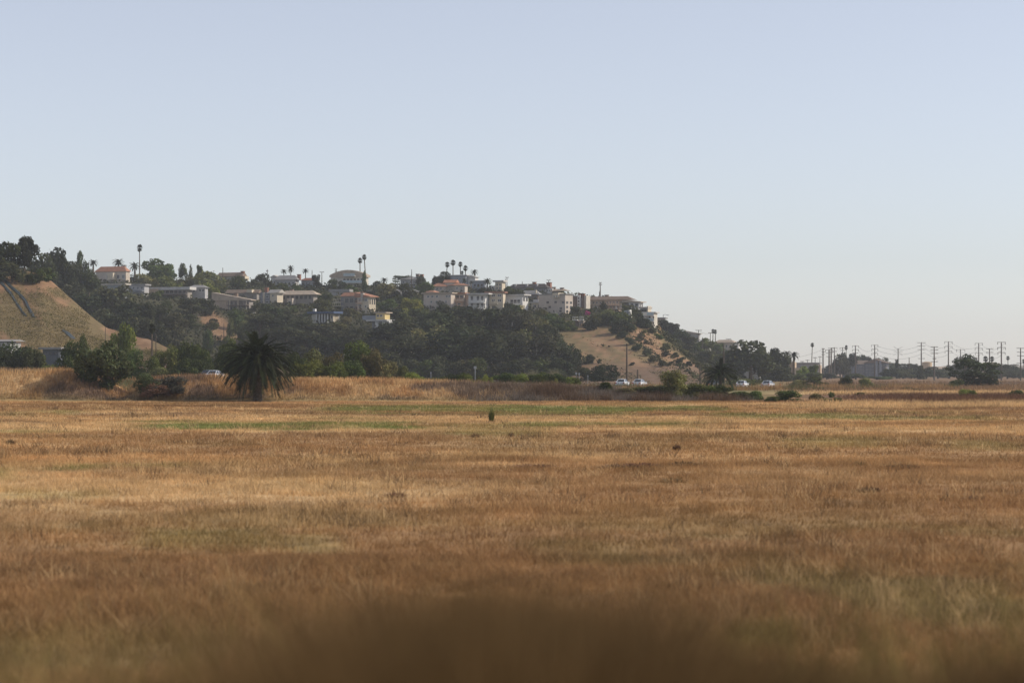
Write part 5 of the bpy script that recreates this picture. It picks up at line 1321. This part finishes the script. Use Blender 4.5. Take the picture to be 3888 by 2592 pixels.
h = H('villa', 'stepped beige villa with bright orange tile roofs under the four palms', 'the orange-roofed villa', 1762, 1118, 20)
h.block(1644, 1690, 1086, 1118, 'beige', 8).roof('hip', 1640, 1692, 1086, 1073, 'terra', 8).block(1682, 1720, 1072, 1118, 'stone', 8, v=1.5).roof('gable', 1680, 1722, 1072, 1060, 'terra', 8, v=1.5).block(1720, 1762, 1082, 1118, 'beige', 8, v=.7).roof('hip', 1700, 1764, 1082, 1075, 'terra', 8, v=.7)
h.win(1655, 1662, 1091, 1099).win(1671, 1676, 1090, 1098).wins(1724, 1758, 1087, 1100, 2, 1, v=.7)
h = H('house', 'tall white-blue house with plain wall behind the villa palms', 'the white-blue house', 1768, 1096, 24)
h.block(1708, 1768, 1046, 1096, 'bluegrey', 12).roof('flat', 1706, 1770, 1046, 1043, 'white', 12).block(1768.5, 1796, 1052, 1092, 'white', 8, v=2).roof('gablef', 1768, 1797, 1052, 1045, 'white', 8, v=2).wins(1730, 1764, 1051, 1080, 3, 2)
h = H('apartment_house', 'long beige apartment house in shade below the villa', 'the beige apartments', 1712, 1180, 26)
h.block(1606, 1712, 1114, 1180, 'beige', 10).roof('flat', 1604, 1714, 1114, 1110, 'tan', 10)
for x in (1620, 1636, 1654, 1692, 1702): h.win(x, x + 9, 1120, 1129)
for x in (1633, 1653, 1690): h.win(x, x + 7, 1141, 1149)
h.block(1612, 1640, 1103, 1113, 'peach', 4, v=1).roof('hip', 1612, 1642, 1108, 1100, 'terra', 5, v=1)
h = H('apartment_house', 'peach balcony block at the right end of the beige apartments', 'the peach balcony block', 1762, 1178, 22)
h.block(1713, 1762, 1116, 1178, 'beige', 8).roof('flat', 1711, 1764, 1116, 1111, 'terra', 8).block(1716, 1760, 1146, 1170, 'peach', 4, v=-1).balcony(1712, 1764, 1143, 'peach', out=2).wins(1714, 1760, 1120, 1136, 3, 1, fx=.7, fy=.8, dark=True).wins(1718, 1758, 1148, 1160, 2, 1, v=-1)
h.block(1763, 1774, 1117, 1165, 'peach', 4, v=1)
h = H('house', 'white two-storey house with white balcony railings and projecting roof', 'the white balcony house', 1842, 1182, 20)
h.block(1778, 1842, 1118, 1182, 'white', 8).roof('flat', 1790, 1846, 1118, 1113, 'white', 9, over=1.4).balcony(1782, 1844, 1148, 'white', out=2).balcony(1782, 1844, 1172, 'white', out=2)
for x in (1787, 1810, 1826): h.win(x, x + 9, 1124, 1140, dark=True).win(x, x + 9, 1150, 1165, dark=True)
h = H('house', 'cream three-storey block with square windows right of the white balconies', 'the cream three-storey block', 1910, 1182, 16)
h.block(1858, 1910, 1112, 1182, 'cream', 6).roof('flat', 1846, 1912, 1112, 1107, 'rust', 6).block(1844, 1858, 1114, 1182, 'bluegrey', 5, v=1.4).wins(1862, 1908, 1112, 1150, 2, 2, fx=.65, fy=.5).balcony(1860, 1892, 1152, 'cream', out=1.2).wins(1862, 1888, 1156, 1174, 1, 1, fx=.5, dark=True)
h = H('house', 'grey white flat-roofed house below the windswept palm', 'the grey white house', 1840, 1104, 22)
h.block(1792, 1840, 1068, 1104, 'bluegrey', 10).roof('flat', 1790, 1842, 1068, 1064, 'white', 10).wins(1796, 1836, 1074, 1090, 3, 1, dark=True)
h = H('house', 'cream tower house with tall windows by the two poles', 'the cream tower house', 1906, 1112, 24)
h.block(1880, 1906, 1070, 1112, 'cream', 8).roof('flat', 1877, 1909, 1070, 1064, 'white', 8).wins(1882, 1904, 1074, 1100, 2, 2, fx=.5, fy=.7).block(1864, 1879, 1084, 1100, 'white', 4)
h = H('house', 'blue-white hillside house with wide windows and yellow lit end', 'the blue-white house', 1984, 1186, 30)
h.block(1916, 1984, 1122, 1186, 'white', 22).roof('flat', 1912, 1988, 1122, 1117, 'white', 22).wins(1937, 1976, 1136, 1152, 3, 1, fx=.8, fy=.85, dark=True).balcony(1930, 1984, 1158, 'white', out=1.8).wins(1944, 1966, 1162, 1174, 1, 1, fx=.8).swins(1984, 1122, 1150, 2, 1, 22)
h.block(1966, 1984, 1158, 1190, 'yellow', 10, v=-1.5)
h = H('house', 'small pale house with bay windows left of the big grey stucco house', 'the pale bay-window house', 2058, 1182, 16)
h.block(2018, 2058, 1150, 1182, 'cream', 8).roof('flat', 2014, 2060, 1150, 1146, 'white', 8).wins(2022, 2056, 1154, 1170, 2, 1, fx=.7, fy=.8).block(2020, 2040, 1136, 1149, 'grey', 4, v=1.6)
h = H('deck', 'white deck on posts below the pale bay-window house', 'the white deck', 2066, 1202, 16, cat='deck')
h.block(2050, 2066, 1188, 1192, 'white', 4).post(2052, 1192, 1206, w=.25).post(2064, 1192, 1206, w=.25).balcony(2044, 2058, 1186, 'white')
h = H('house', 'brown-roofed house with sloping shingle roof above the pale bay-window house', 'the shingle-roofed house', 2042, 1148, 20)
h.block(1976, 2042, 1118, 1148, 'brown', 8).roof('hip', 1972, 2046, 1118, 1102, 'grey', 8).wins(2008, 2040, 1122, 1132, 2, 1).post(2034, 1100, 1120, w=.5, col='cream')
h = H('row_house', 'long dark-shingled row house with chimneys and dormers on the skyline', 'the dark-shingled row house', 2070, 1120, 24)
h.block(1936, 2070, 1092, 1120, 'slate', 10).roof('hip', 1930, 2076, 1092, 1076, 'dark', 10).chimney(2019, 1070, 1084, v=2).chimney(2070, 1072, 1086, v=3, w=1.6).wins(2030, 2068, 1095, 1112, 4, 1, fx=.5).block(1952, 1958, 1078, 1090, 'grey', 3, v=.2).block(1995, 2002, 1078, 1090, 'grey', 3, v=.2).block(2034, 2040, 1078, 1090, 'grey', 3, v=.2)
h.block(2071, 2094, 1094, 1114, 'white', 5, v=1).wins(2072, 2093, 1096, 1110, 3, 1, v=1, fx=.6)
h = H('house', 'small brown house with two brick chimneys right of the row house', 'the two-chimney house', 2132, 1124, 20)
h.block(2096, 2132, 1104, 1124, 'brown', 8).roof('hip', 2092, 2152, 1104, 1096, 'tan', 8).chimney(2098, 1090, 1104, v=1, col='brown').chimney(2129, 1093, 1106, v=1, col='brown').wins(2104, 2124, 1107, 1116, 2, 1)
h = H('house', 'big grey stucco house with cream lit end of stacked windows', 'the big grey stucco house', 2146, 1196, 42)
h.block(2046, 2146, 1118, 1196, 'beige', 30).roof('flat', 2044, 2147, 1118, 1114, 'grey', 30, over=.2).swins(2146, 1140, 1190, 2, 3, 30, fx=.5, fy=.55)
for x, y in ((2076, 1142), (2106, 1142), (2125, 1166), (2084, 1160), (2124, 1176), (2134, 1144)): h.win(x, x + 9, y, y + 8, dark=True)
h.block(2104, 2126, 1111, 1130, 'cream', 6, v=-.8).win(2108, 2113, 1121, 1128, v=-.8).win(2118, 2123, 1121, 1128, v=-.8)
h = H('house', 'narrow dark brown tower house with white framed glass front and twin chimneys', 'the brown tower house', 2192, 1188, 30)
h.block(2174, 2192, 1126, 1188, 'brown', 16).roof('flat', 2172, 2193, 1126, 1122, 'grey', 16, over=.2).block(2193, 2203, 1120, 1166, 'white', 6, v=-.2).wins(2194, 2202, 1126, 1162, 1, 3, v=-.2, fx=.8, fy=.7).block(2207, 2214, 1124, 1170, 'brown', 6, v=.4).block(2215, 2222, 1122, 1172, 'stone', 6, v=.6).chimney(2198, 1115, 1122, v=.4, w=1.1).chimney(2210, 1116, 1124, v=.8, w=.8)
h = H('shed', 'small brown stilt shed with white railings at the top of the bare slope', 'the stilt shed', 2218, 1240, 20, cat='shed', sink=1.5)
h.block(2178, 2196, 1216, 1240, 'brown', 5).block(2200, 2214, 1218, 1228, 'dull', 4).balcony(2178, 2196, 1214, 'white', out=1.0).balcony(2202, 2218, 1213, 'white', out=1.0).post(2200, 1218, 1240, w=.3, col='tan').post(2214, 1218, 1238, w=.3, col='tan')
h = H('house', 'long tan house with brown hip roof and stepped balconies on the bluff edge', 'the long tan house', 2352, 1184, 20)
h.block(2224, 2352, 1138, 1184, 'tan', 10).roof('hip', 2218, 2396, 1138, 1124, 'brown', 14, over=.8).block(2254, 2276, 1154, 1182, 'beige', 3, v=-1).wins(2236, 2300, 1142, 1153, 5, 1, fx=.6, fy=.85).wins(2300, 2350, 1142, 1152, 4, 1, fx=.6, fy=.85).wins(2302, 2350, 1160, 1172, 4, 1, fx=.55, fy=.85).balcony(2302, 2354, 1158, 'peach', out=2).balcony(2300, 2352, 1178, 'peach', out=2).balcony(2230, 2300, 1156, 'tan', out=1.4).win(2262, 2272, 1160, 1172, v=-1).chimney(2293, 1119, 1130, v=3, col='brown').swins(2352, 1140, 1170, 2, 2, 10)
h.block(2338, 2344, 1160, 1176, 'white', 2, v=-1)
h = H('house', 'white lit house with glass corner at the right end of the tan roof', 'the white lit end house', 2432, 1178, 30)
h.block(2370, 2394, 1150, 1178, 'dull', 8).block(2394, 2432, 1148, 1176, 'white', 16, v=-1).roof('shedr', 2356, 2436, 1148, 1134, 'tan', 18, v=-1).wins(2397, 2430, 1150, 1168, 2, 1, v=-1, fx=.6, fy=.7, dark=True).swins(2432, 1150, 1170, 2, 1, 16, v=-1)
h.balcony(2394, 2434, 1173, 'white', out=1.2, v=-1)
h = H('stairs', 'white zigzag stair tower on the slope below the white lit end house', 'the white stair tower', 2394, 1208, 14, cat='stairs', sink=2)
h.block(2370, 2382, 1178, 1196, 'bluegrey', 4).block(2386, 2391, 1176, 1200, 'white', 3).block(2388, 2396, 1196, 1206, 'white', 3, v=-1).win(2372, 2380, 1182, 1190)
h = H('house', 'grey glass house with tall pale fin left of the stacked balconies', 'the grey glass house', 2456, 1200, 26)
h.block(2434, 2456, 1172, 1200, 'bluegrey', 8).roof('flat', 2432, 2457, 1172, 1165, 'pale', 8).wins(2436, 2455, 1175, 1190, 3, 1, fx=.8, fy=.9, dark=True).block(2456.5, 2461, 1162, 1200, 'cream', 3, v=-.2)
h = H('apartment_house', 'stack of three white curved balconies at the last house on the bluff', 'the stacked white balconies', 2484, 1246, 24)
h.block(2446, 2484, 1188, 1246, 'stone', 6).roof('flat', 2444, 2486, 1188, 1184, 'white', 6)
for y in (1196, 1218, 1240):
    h.balcony(2450, 2462, y, 'white', out=1.8).balcony(2462, 2486, y + 1, 'white', out=1.2, glass=(y != 1240))
h.wins(2463, 2484, 1200, 1215, 2, 1, fx=.7, fy=.9, dark=True).wins(2463, 2484, 1222, 1238, 2, 1, fx=.7, fy=.9, dark=True).post(2477, 1184, 1240, v=-1, w=.5, col='stone')
h = H('house', 'flat grey roof edge just right of the last stacked balconies', 'the grey roof edge', 2520, 1228, 18, terr=rear)
h.block(2488, 2520, 1210, 1228, 'beige', 5).roof('flat', 2486, 2524, 1210, 1205, 'grey', 5)
h = H('house', 'far house with cream sloping roof stepping down the rear ridge', 'the cream hillside roof', 2652, 1300, 20, terr=rear)
h.block(2606, 2652, 1268, 1300, 'grey', 8).roof('shedr', 2602, 2656, 1268, 1254, 'pale', 8).wins(2634, 2652, 1274, 1292, 2, 1)
h = H('retaining_wall', 'pale retaining wall running across the rear ridge', 'the pale retaining wall', 2700, 1336, -28, terr=rear, cat='wall')
h.block(2624, 2700, 1318, 1336, 'stone', 3)
h = H('house', 'far hillside house with faded orange roof and white terraces', 'the far hillside house', 2782, 1352, 26, terr=rear)
h.block(2718, 2782, 1300, 1352, 'beige', 14).roof('hip', 2714, 2786, 1300, 1289, 'tan', 14).wins(2726, 2780, 1304, 1342, 4, 2).block(2782.5, 2800, 1302, 1348, 'white', 6, v=1).balcony(2766, 2800, 1322, 'white', out=1.5).chimney(2804, 1290, 1302, v=3, col='grey')
def town(*a, **k): k.setdefault('sink', 2.5); return H(*a, terr=None, **k)
h = town('garage', 'pale grey shed wall behind the trunk of the very large dark tree', 'the pale grey shed', 2884, 1436, 12, D=800)
h.block(2824, 2884, 1388, 1436, 'grey', 8).roof('gable', 2820, 2888, 1388, 1378, 'grey', 8)
h = town('townhouse', 'narrow tan townhouse below the bushy date palms', 'the tan townhouse', 3018, 1438, 20, D=850)
h.block(2958, 3000, 1378, 1438, 'grey', 10).block(3000, 3018, 1374, 1438, 'tan', 12, v=-.8).block(3018.5, 3038, 1396, 1434, 'cream', 6, v=-.4).roof('flat', 2956, 3002, 1378, 1375, 'brown', 10).wins(2962, 2998, 1382, 1428, 3, 2)
h = town('warehouse', 'grey flat warehouse with tan end behind two round green trees', 'the grey flat building', 3106, 1440, 18, D=960)
h.block(3020, 3106, 1380, 1440, 'grey', 12).roof('flat', 3018, 3108, 1380, 1376, 'grey', 12).block(3106.5, 3114, 1385, 1436, 'tan', 6, v=.5).wins(3090, 3104, 1380, 1392, 1, 1)
h = town('apartment_building', 'long hazy blue-grey apartment building with rows of windows', 'the blue-grey apartments', 3286, 1440, 14, D=1220)
h.block(3205, 3286, 1382, 1440, 'slateblue', 12).roof('gable', 3202, 3290, 1382, 1368, 'brown', 12).wins(3210, 3284, 1384, 1434, 8, 4, fx=.5, fy=.55)
h = town('apartment_building', 'gabled right wing of the hazy apartments with bay columns', 'the gabled apartment wing', 3366, 1440, 30, D=1190)
h.block(3288, 3366, 1378, 1440, 'slateblue', 14).roof('gablef', 3284, 3370, 1378, 1362, 'brown', 14).wins(3292, 3362, 1382, 1434, 7, 4, fx=.5, fy=.55)
for x in (3330, 3343): h.block(x, x + 6, 1370, 1436, 'bluegrey', 3, v=-.8)
h.balcony(3366, 3372, 1400, 'cream').balcony(3366, 3372, 1420, 'cream').swins(3366, 1380, 1430, 2, 3, 14)
h = town('warehouse', 'long tan building low behind the poles right of the tan tank', 'the long tan building', 3590, 1440, 12, D=1330)
h.block(3505, 3590, 1400, 1440, 'tan', 10).roof('gable', 3500, 3594, 1400, 1391, 'tan', 10).wins(3510, 3586, 1404, 1430, 8, 2)
h = town('house', 'tan house half hidden behind the ragged tree', 'the tan half-hidden house', 3784, 1440, 20, D=1250)
h.block(3728, 3784, 1386, 1440, 'tan', 10).roof('hip', 3724, 3788, 1386, 1374, 'tan', 10).wins(3732, 3780, 1390, 1430, 4, 2)
h = town('house', 'pale sunlit roof line near the right frame edge behind the trees', 'the pale roof line', 3900, 1440, 14, D=1320)
h.block(3838, 3900, 1395, 1440, 'beige', 10).roof('gable', 3834, 3904, 1395, 1386, 'pale', 10)
h = town('warehouse', 'low grey building with flat roof at the far right flats', 'the low grey building', 3868, 1466, 10, D=640)
h.block(3776, 3868, 1458, 1466, 'bluegrey', 6).roof('flat', 3774, 3870, 1458, 1455, 'grey', 6).wins(3780, 3866, 1459, 1465, 9, 1)
h = town('shed', 'white shed cut by the left frame edge below the spur', 'the white shed', 44, 1345, 30, D=440)
h.block(-30, 16, 1296, 1345, 'slateblue', 10).block(16.5, 44, 1300, 1345, 'grey', 8, v=-.4).roof('gable', -34, 46, 1296, 1288, 'grey', 10).win(-8, 8, 1302, 1318)
h = town('shed', 'low blue-grey building with white fascia behind the left hedge', 'the low blue-grey building', 222, 1390, 10, D=420)
h.block(160, 222, 1326, 1390, 'slateblue', 8).roof('flat', 156, 226, 1326, 1318, 'grey', 8).wins(164, 220, 1332, 1350, 3, 1, dark=True)
# round tan tank on the horizon
o = tag(empty('water_tank', at(3520, 1440, 1330)), 'small round tan tank above the hazy trees on the right', 'tank')
m = MB(); m.tube([(0, 0, -1), (0, 0, 4)], [3.4, 3.4], 14); m.build('base', mat('tank_paint', (.5, .38, .25), scale=.3), o)
m = MB(); m.tube([(0, 0, 4.003), (0, 0, 9.8)], [2.9, 2.9], 16); m.build('drum', mat('tank_paint', (.5, .38, .25)), o)
m = MB(); m.tube([(0, 0, 9.803), (0, 0, 10.3)], [3.05, 1.2], 16); m.build('lid', mat('tank_paint', (.5, .38, .25)), o)
# white stair slabs on the slope
o = tag(empty('garden_stairs', at(962, 1240, bluff.D(962, 1240))), 'white garden stair slabs climbing the slope above the big palm', 'stairs')
for k, y in enumerate((1187, 1198, 1210, 1228)):
    p = at(962, y, bluff.D(962, y)) - o.location
    MB().box(p.x - .75, p.x + .75, p.y - 1.4, p.y + 1.0, p.z - .9, p.z + .15).build('slab', wmat('stone'), o)

# ------------------------------------------------------------------ dark sheets pegged on the spur
TARP = mat('tarp', (.045, .06, .065), rough=.5, scale=.8, var=.4)
def tarp(pts, label, name='tarpaulin'):
    V = []
    for pl, pr, y in pts:
        for j in range(4):
            px = (pl + pr) / 2 + (pr - pl) * .5 * (j / 3 - .5) * 1.2; D_ = spur.D(px, y); p = at(px, y, D_); n_ = float(fbm(np.array(p.x / 14), np.array(p.y / 14), 5)) - .5
            V.append((p.x, p.y, p.z + .12 + n_ + .08 * math.sin(j * 2 + y)))
    me = MB(); nR = len(pts); me.v = V; me.f = [(i * 4 + j, i * 4 + j + 1, i * 4 + j + 5, i * 4 + j + 4) for i in range(nR - 1) for j in range(3)]
    o = me.build(name, TARP); s = o.modifiers.new('thick', 'SOLIDIFY'); s.thickness = .08
    tag(o, label, 'tarpaulin'); return o
tarp([(0, 20, 1055), (26, 46, 1085), (60, 82, 1115), (88, 104, 1145), (104, 118, 1172), (120, 138, 1205)], 'right-hand dark strip of sheeting down the spur')
tarp([(-20, 2, 1062), (12, 30, 1092), (36, 52, 1120), (56, 70, 1150), (76, 88, 1178), (92, 106, 1200)], 'left-hand dark strip of sheeting down the spur')
tarp([(230, 244, 1254), (242, 268, 1266), (258, 284, 1280), (262, 292, 1290)], 'small dark sheet low on the spur')

# ------------------------------------------------------------------ cars
TYRE = mat('tyre', (.02, .02, .02)); RIM = mat('rim', (.4, .4, .42), rough=.3, metal=.8); TAIL = mat('tail_light', (.45, .02, .015), rough=.2); CARGLASS = mat('car_glass', (.025, .03, .035), rough=.06, spec=.8, var=.1)
HEAD = mat('head_light', (.7, .7, .68), rough=.15)
def car(px, col, label, yaw, kind='sedan', off=0.0, cname='white', rough=.25):
    x, y, z = road_at(px); y += off
    o = tag(empty('car', (x, y, z), -math.radians(yaw)), label, 'car', 'cars on the road')
    paint = mat('car_paint_' + cname, col, rough=rough, var=.03, spec=.5)
    # stations along +Y (front): y, half width, sill z, shoulder z
    st = [(-2.3, .72, .42, .72), (-2.22, .82, .3, .92), (-1.6, .88, .26, .98), (-.6, .9, .24, .95), (.6, .9, .24, .93), (1.3, .88, .26, .86), (2.05, .82, .3, .72), (2.28, .68, .38, .58)]
    m = MB(); V = []
    for yy, w, a, b in st: V += [(-w * .94, yy, a), (-w, yy, (a + b) / 2), (-w * .93, yy, b), (w * .93, yy, b), (w, yy, (a + b) / 2), (w * .94, yy, a)]
    Fc = []
    for i in range(len(st) - 1):
        for k in range(6): Fc.append((i * 6 + k, i * 6 + (k + 1) % 6, i * 6 + 6 + (k + 1) % 6, i * 6 + 6 + k))
    Fc += [(0, 5, 4, 3, 2, 1)[::-1], tuple(len(st) * 6 - 6 + k for k in (0, 5, 4, 3, 2, 1))]
    m.add(V, [f[::-1] for f in Fc]); m.build('body', paint, o)
    yb0, yb1 = (-2.12, -1.75) if kind == 'suv' else (-1.75, -.95)
    if kind == 'hatch': yb0, yb1 = -2.05, -1.3
    top = 1.72 if kind == 'suv' else 1.44
    c = MB(); w0, w1 = .80, .60
    c.add([(-w0, yb0, .93), (w0, yb0, .93), (w0, 1.05, .9), (-w0, 1.05, .9), (-w1, yb1, top), (w1, yb1, top), (w1, .15, top - .02), (-w1, .15, top - .02), (0, (yb1 + .15) / 2, top + .05)],
          [(0, 1, 5, 4), (1, 2, 6, 5), (2, 3, 7, 6), (3, 0, 4, 7), (4, 5, 8), (5, 6, 8), (6, 7, 8), (7, 4, 8)]); c.build('cabin', paint, o)
    def pane(name, a, b, c_, d, lift):
        P = [Vector(q) for q in (a, b, c_, d)]; ctr = sum(P, Vector()) / 4; n_ = (P[1] - P[0]).cross(P[3] - P[0]).normalized()
        if n_.dot(ctr - Vector((0, -.4, .8))) < 0: n_ = -n_
        q = [ctr + (p - ctr) * .84 + n_ * .012 for p in P]; r_ = [p - n_ * .03 for p in q]
        MB().add(q + r_, [(0, 1, 2, 3), (7, 6, 5, 4), (0, 4, 5, 1), (1, 5, 6, 2), (2, 6, 7, 3), (3, 7, 4, 0)]).build(name, CARGLASS, o)
    pane('rear_window', (-w0, yb0, .93), (w0, yb0, .93), (w1, yb1, top), (-w1, yb1, top), .01)
    pane('windscreen', (-w0, 1.05, .9), (w0, 1.05, .9), (w1, .15, top), (-w1, .15, top), .01)
    for s in (-1, 1):
        ym = -.4; zm = top
        pane('side_window', (s * w0, yb0, .93), (s * w0, ym, .92), (s * w1, ym, zm), (s * w1, yb1, zm), .01)
        pane('side_window', (s * w0, ym, .92), (s * w0, 1.05, .9), (s * w1, .15, zm), (s * w1, ym, zm), .01)
        MB().box(s * .7 - .14, s * .7 + .14, -2.3, -2.2, .68, .86).build('tail_light', TAIL, o)
        MB().box(s * .58 - .14, s * .58 + .14, 2.14, 2.25, .52, .66).build('head_light', HEAD, o)
        MB().box(s * .98 - .1, s * .98 + .1, .72, .84, .9, 1.04).build('wing_mirror', paint, o)
        for yy in (-1.4, 1.4):
            w = MB(); w.tube([(s * .72, yy, .32), (s * .92, yy, .32)], [.32, .32], 14); wo = w.build('wheel', TYRE, o)
            MB().tube([(s * .9, yy, .32), (s * .93, yy, .32)], [.2, .19], 10).build('rim', RIM, wo)
    return o
car(2362, (.72, .74, .76), 'silvery white car nearest the tall wooden roadside pole', 16, off=-2, cname='silver_white')
car(2432, (.62, .64, .66), 'pale car half hidden by brush right of the roadside pole', 20, off=2, cname='pale')
car(2712, (.16, .17, .18), 'dark car mostly hidden by shrubs under the roadside palm', 16, kind='hatch', off=-2, cname='dark')
car(2815, (.80, .80, .80), 'bright white car on the road right of the roadside palm', 18, off=-2, cname='white')
car(2912, (.55, .57, .60), 'silver sedan on the road at the right end of the traffic', 20, off=-2, cname='silver')
car(792, (.05, .055, .065), 'black car on the road left of the big palm', 16, kind='hatch', off=2, cname='black')
car(825, (.50, .52, .55), 'silver car with glinting window partly behind the big palm', 16, off=-2, cname='silver')
# orange marker barrel by the road
x, y, z = road_at(2951); o = tag(empty('traffic_barrel', (x, y - 5.2, z - .25)), 'orange traffic barrel beside the silver sedan', 'barrel')
m = MB(); m.tube([(0, 0, 0), (0, 0, .4), (0, 0, .95)], [.32, .28, .22], 12); m.build('drum', mat('orange_plastic', (.75, .2, .03), rough=.4), o)
for zz in (.35, .68): m = MB(); m.tube([(0, 0, zz), (0, 0, zz + .14)], [.296 - zz * .02, .285 - zz * .02], 12); m.build('reflective_band', wmat('white'), o)
m = MB(); m.tube([(0, 0, .953), (0, 0, 1.1)], [.08, .06], 8); m.build('handle', mat('orange_plastic', (.75, .2, .03)), o)

# ------------------------------------------------------------------ signs and rail by the road
def sign(px, yt, yb, w, D_, ybase, label, cols=1):
    b = at(px, ybase, D_); o = tag(empty('road_sign', b), label, 'sign'); k = D_ / F
    MB().tube([(0, 0, -.5), (0, 0, (ybase - yt) * k)], [.05, .05], 6).build('post', STEEL, o)
    MB().box(-w * k / 2, w * k / 2, -.09, -.055, (ybase - yb) * k, (ybase - yt) * k).build('panel', mat('sign_panel', (.36, .37, .38), rough=.6), o)
sign(1804, 1390, 1400, 11, 330, 1445, 'grey back of a square road sign on a post before the grove')
sign(1636, 1411, 1420, 5, 330, 1445, 'small white marker post by the hedge left of the road sign')
sign(2188, 1413, 1421, 7, 440, 1450, 'left of two small white signs by the dark rounded bush')
sign(2199, 1415, 1422, 5, 440, 1450, 'right of two small white signs by the dark rounded bush')
sign(2232, 1424, 1431, 4, 430, 1450, 'tiny white marker below the two small white signs')
o = tag(empty('guard_rail', at(1400, 1440, 372)), 'short grey guard rail behind the bank right of the big palm', 'guard rail')
q = MB(); q.box(-1.8, 1.8, -.05, .05, .55, .9); q.build('beam', STEEL, o)
for xx in (-1.5, 0, 1.5): MB().box(xx - .08, xx + .08, .053, .2, -.6, .85).build('post', WOOD, o)

# ------------------------------------------------------------------ garden shrubs filling between the houses
rr = random.Random(21); used = {}
def clear(px, y):
    return all(not (abs(px - (hx - 25)) < 50 and -14 < hy - y < 16) for hx, hy, _, _ in HOUSES)
cnt = 0
while cnt < 90:
    px = rr.uniform(260, 2470); y0 = bluff.Y(px, 900); y1 = bluff.Y(px, 770); y = rr.uniform(y0 + 4, y1 + 8)
    hx, hy, short, _ = min(HOUSES, key=lambda q: (q[0] - 25 - px) ** 2 + 2 * (q[1] - 12 - y) ** 2)
    rel = 'left of' if px < hx - 45 else ('right of' if px > hx + 10 else ('below' if y > hy else 'above'))
    lc, tone = rr.choice((('mid', 'green'), ('dark', 'dark green'), ('mid', 'green'), ('olive', 'olive'), ('dark', 'dark green')))
    key = f'{tone} garden shrub {rel} {short}'
    n_ = used.get(key, 0); used[key] = n_ + 1
    if n_ > 2: continue
    lab = key if n_ == 0 else f'{ORD[n_]} {key}'
    hpx = rr.uniform(12, 26)
    plant('shrub', px, y - hpx, None, rr.uniform(28, 60), lc, lab, 'shrub', terr=bluff, ybase=y, group='garden shrubs between the bluff houses')
    cnt += 1

# ------------------------------------------------------------------ haze
hz = MB().box(-1620, 1620, -80, 3050, -1.6, 64).build('haze', None)
tag(hz, 'thin pale haze filling the air over the whole place', 'haze', kind='stuff')
hm = bpy.data.materials.new('haze_air'); hm.use_nodes = True
n = hm.node_tree.nodes; n.clear()
out = n.new('ShaderNodeOutputMaterial'); pv = n.new('ShaderNodeVolumePrincipled')
pv.inputs['Color'].default_value = (.93, .95, .98, 1); pv.inputs['Density'].default_value = 0.00014; pv.inputs['Anisotropy'].default_value = .2
hm.node_tree.links.new(pv.outputs[0], out.inputs['Volume'])
hz.data.materials.append(hm)
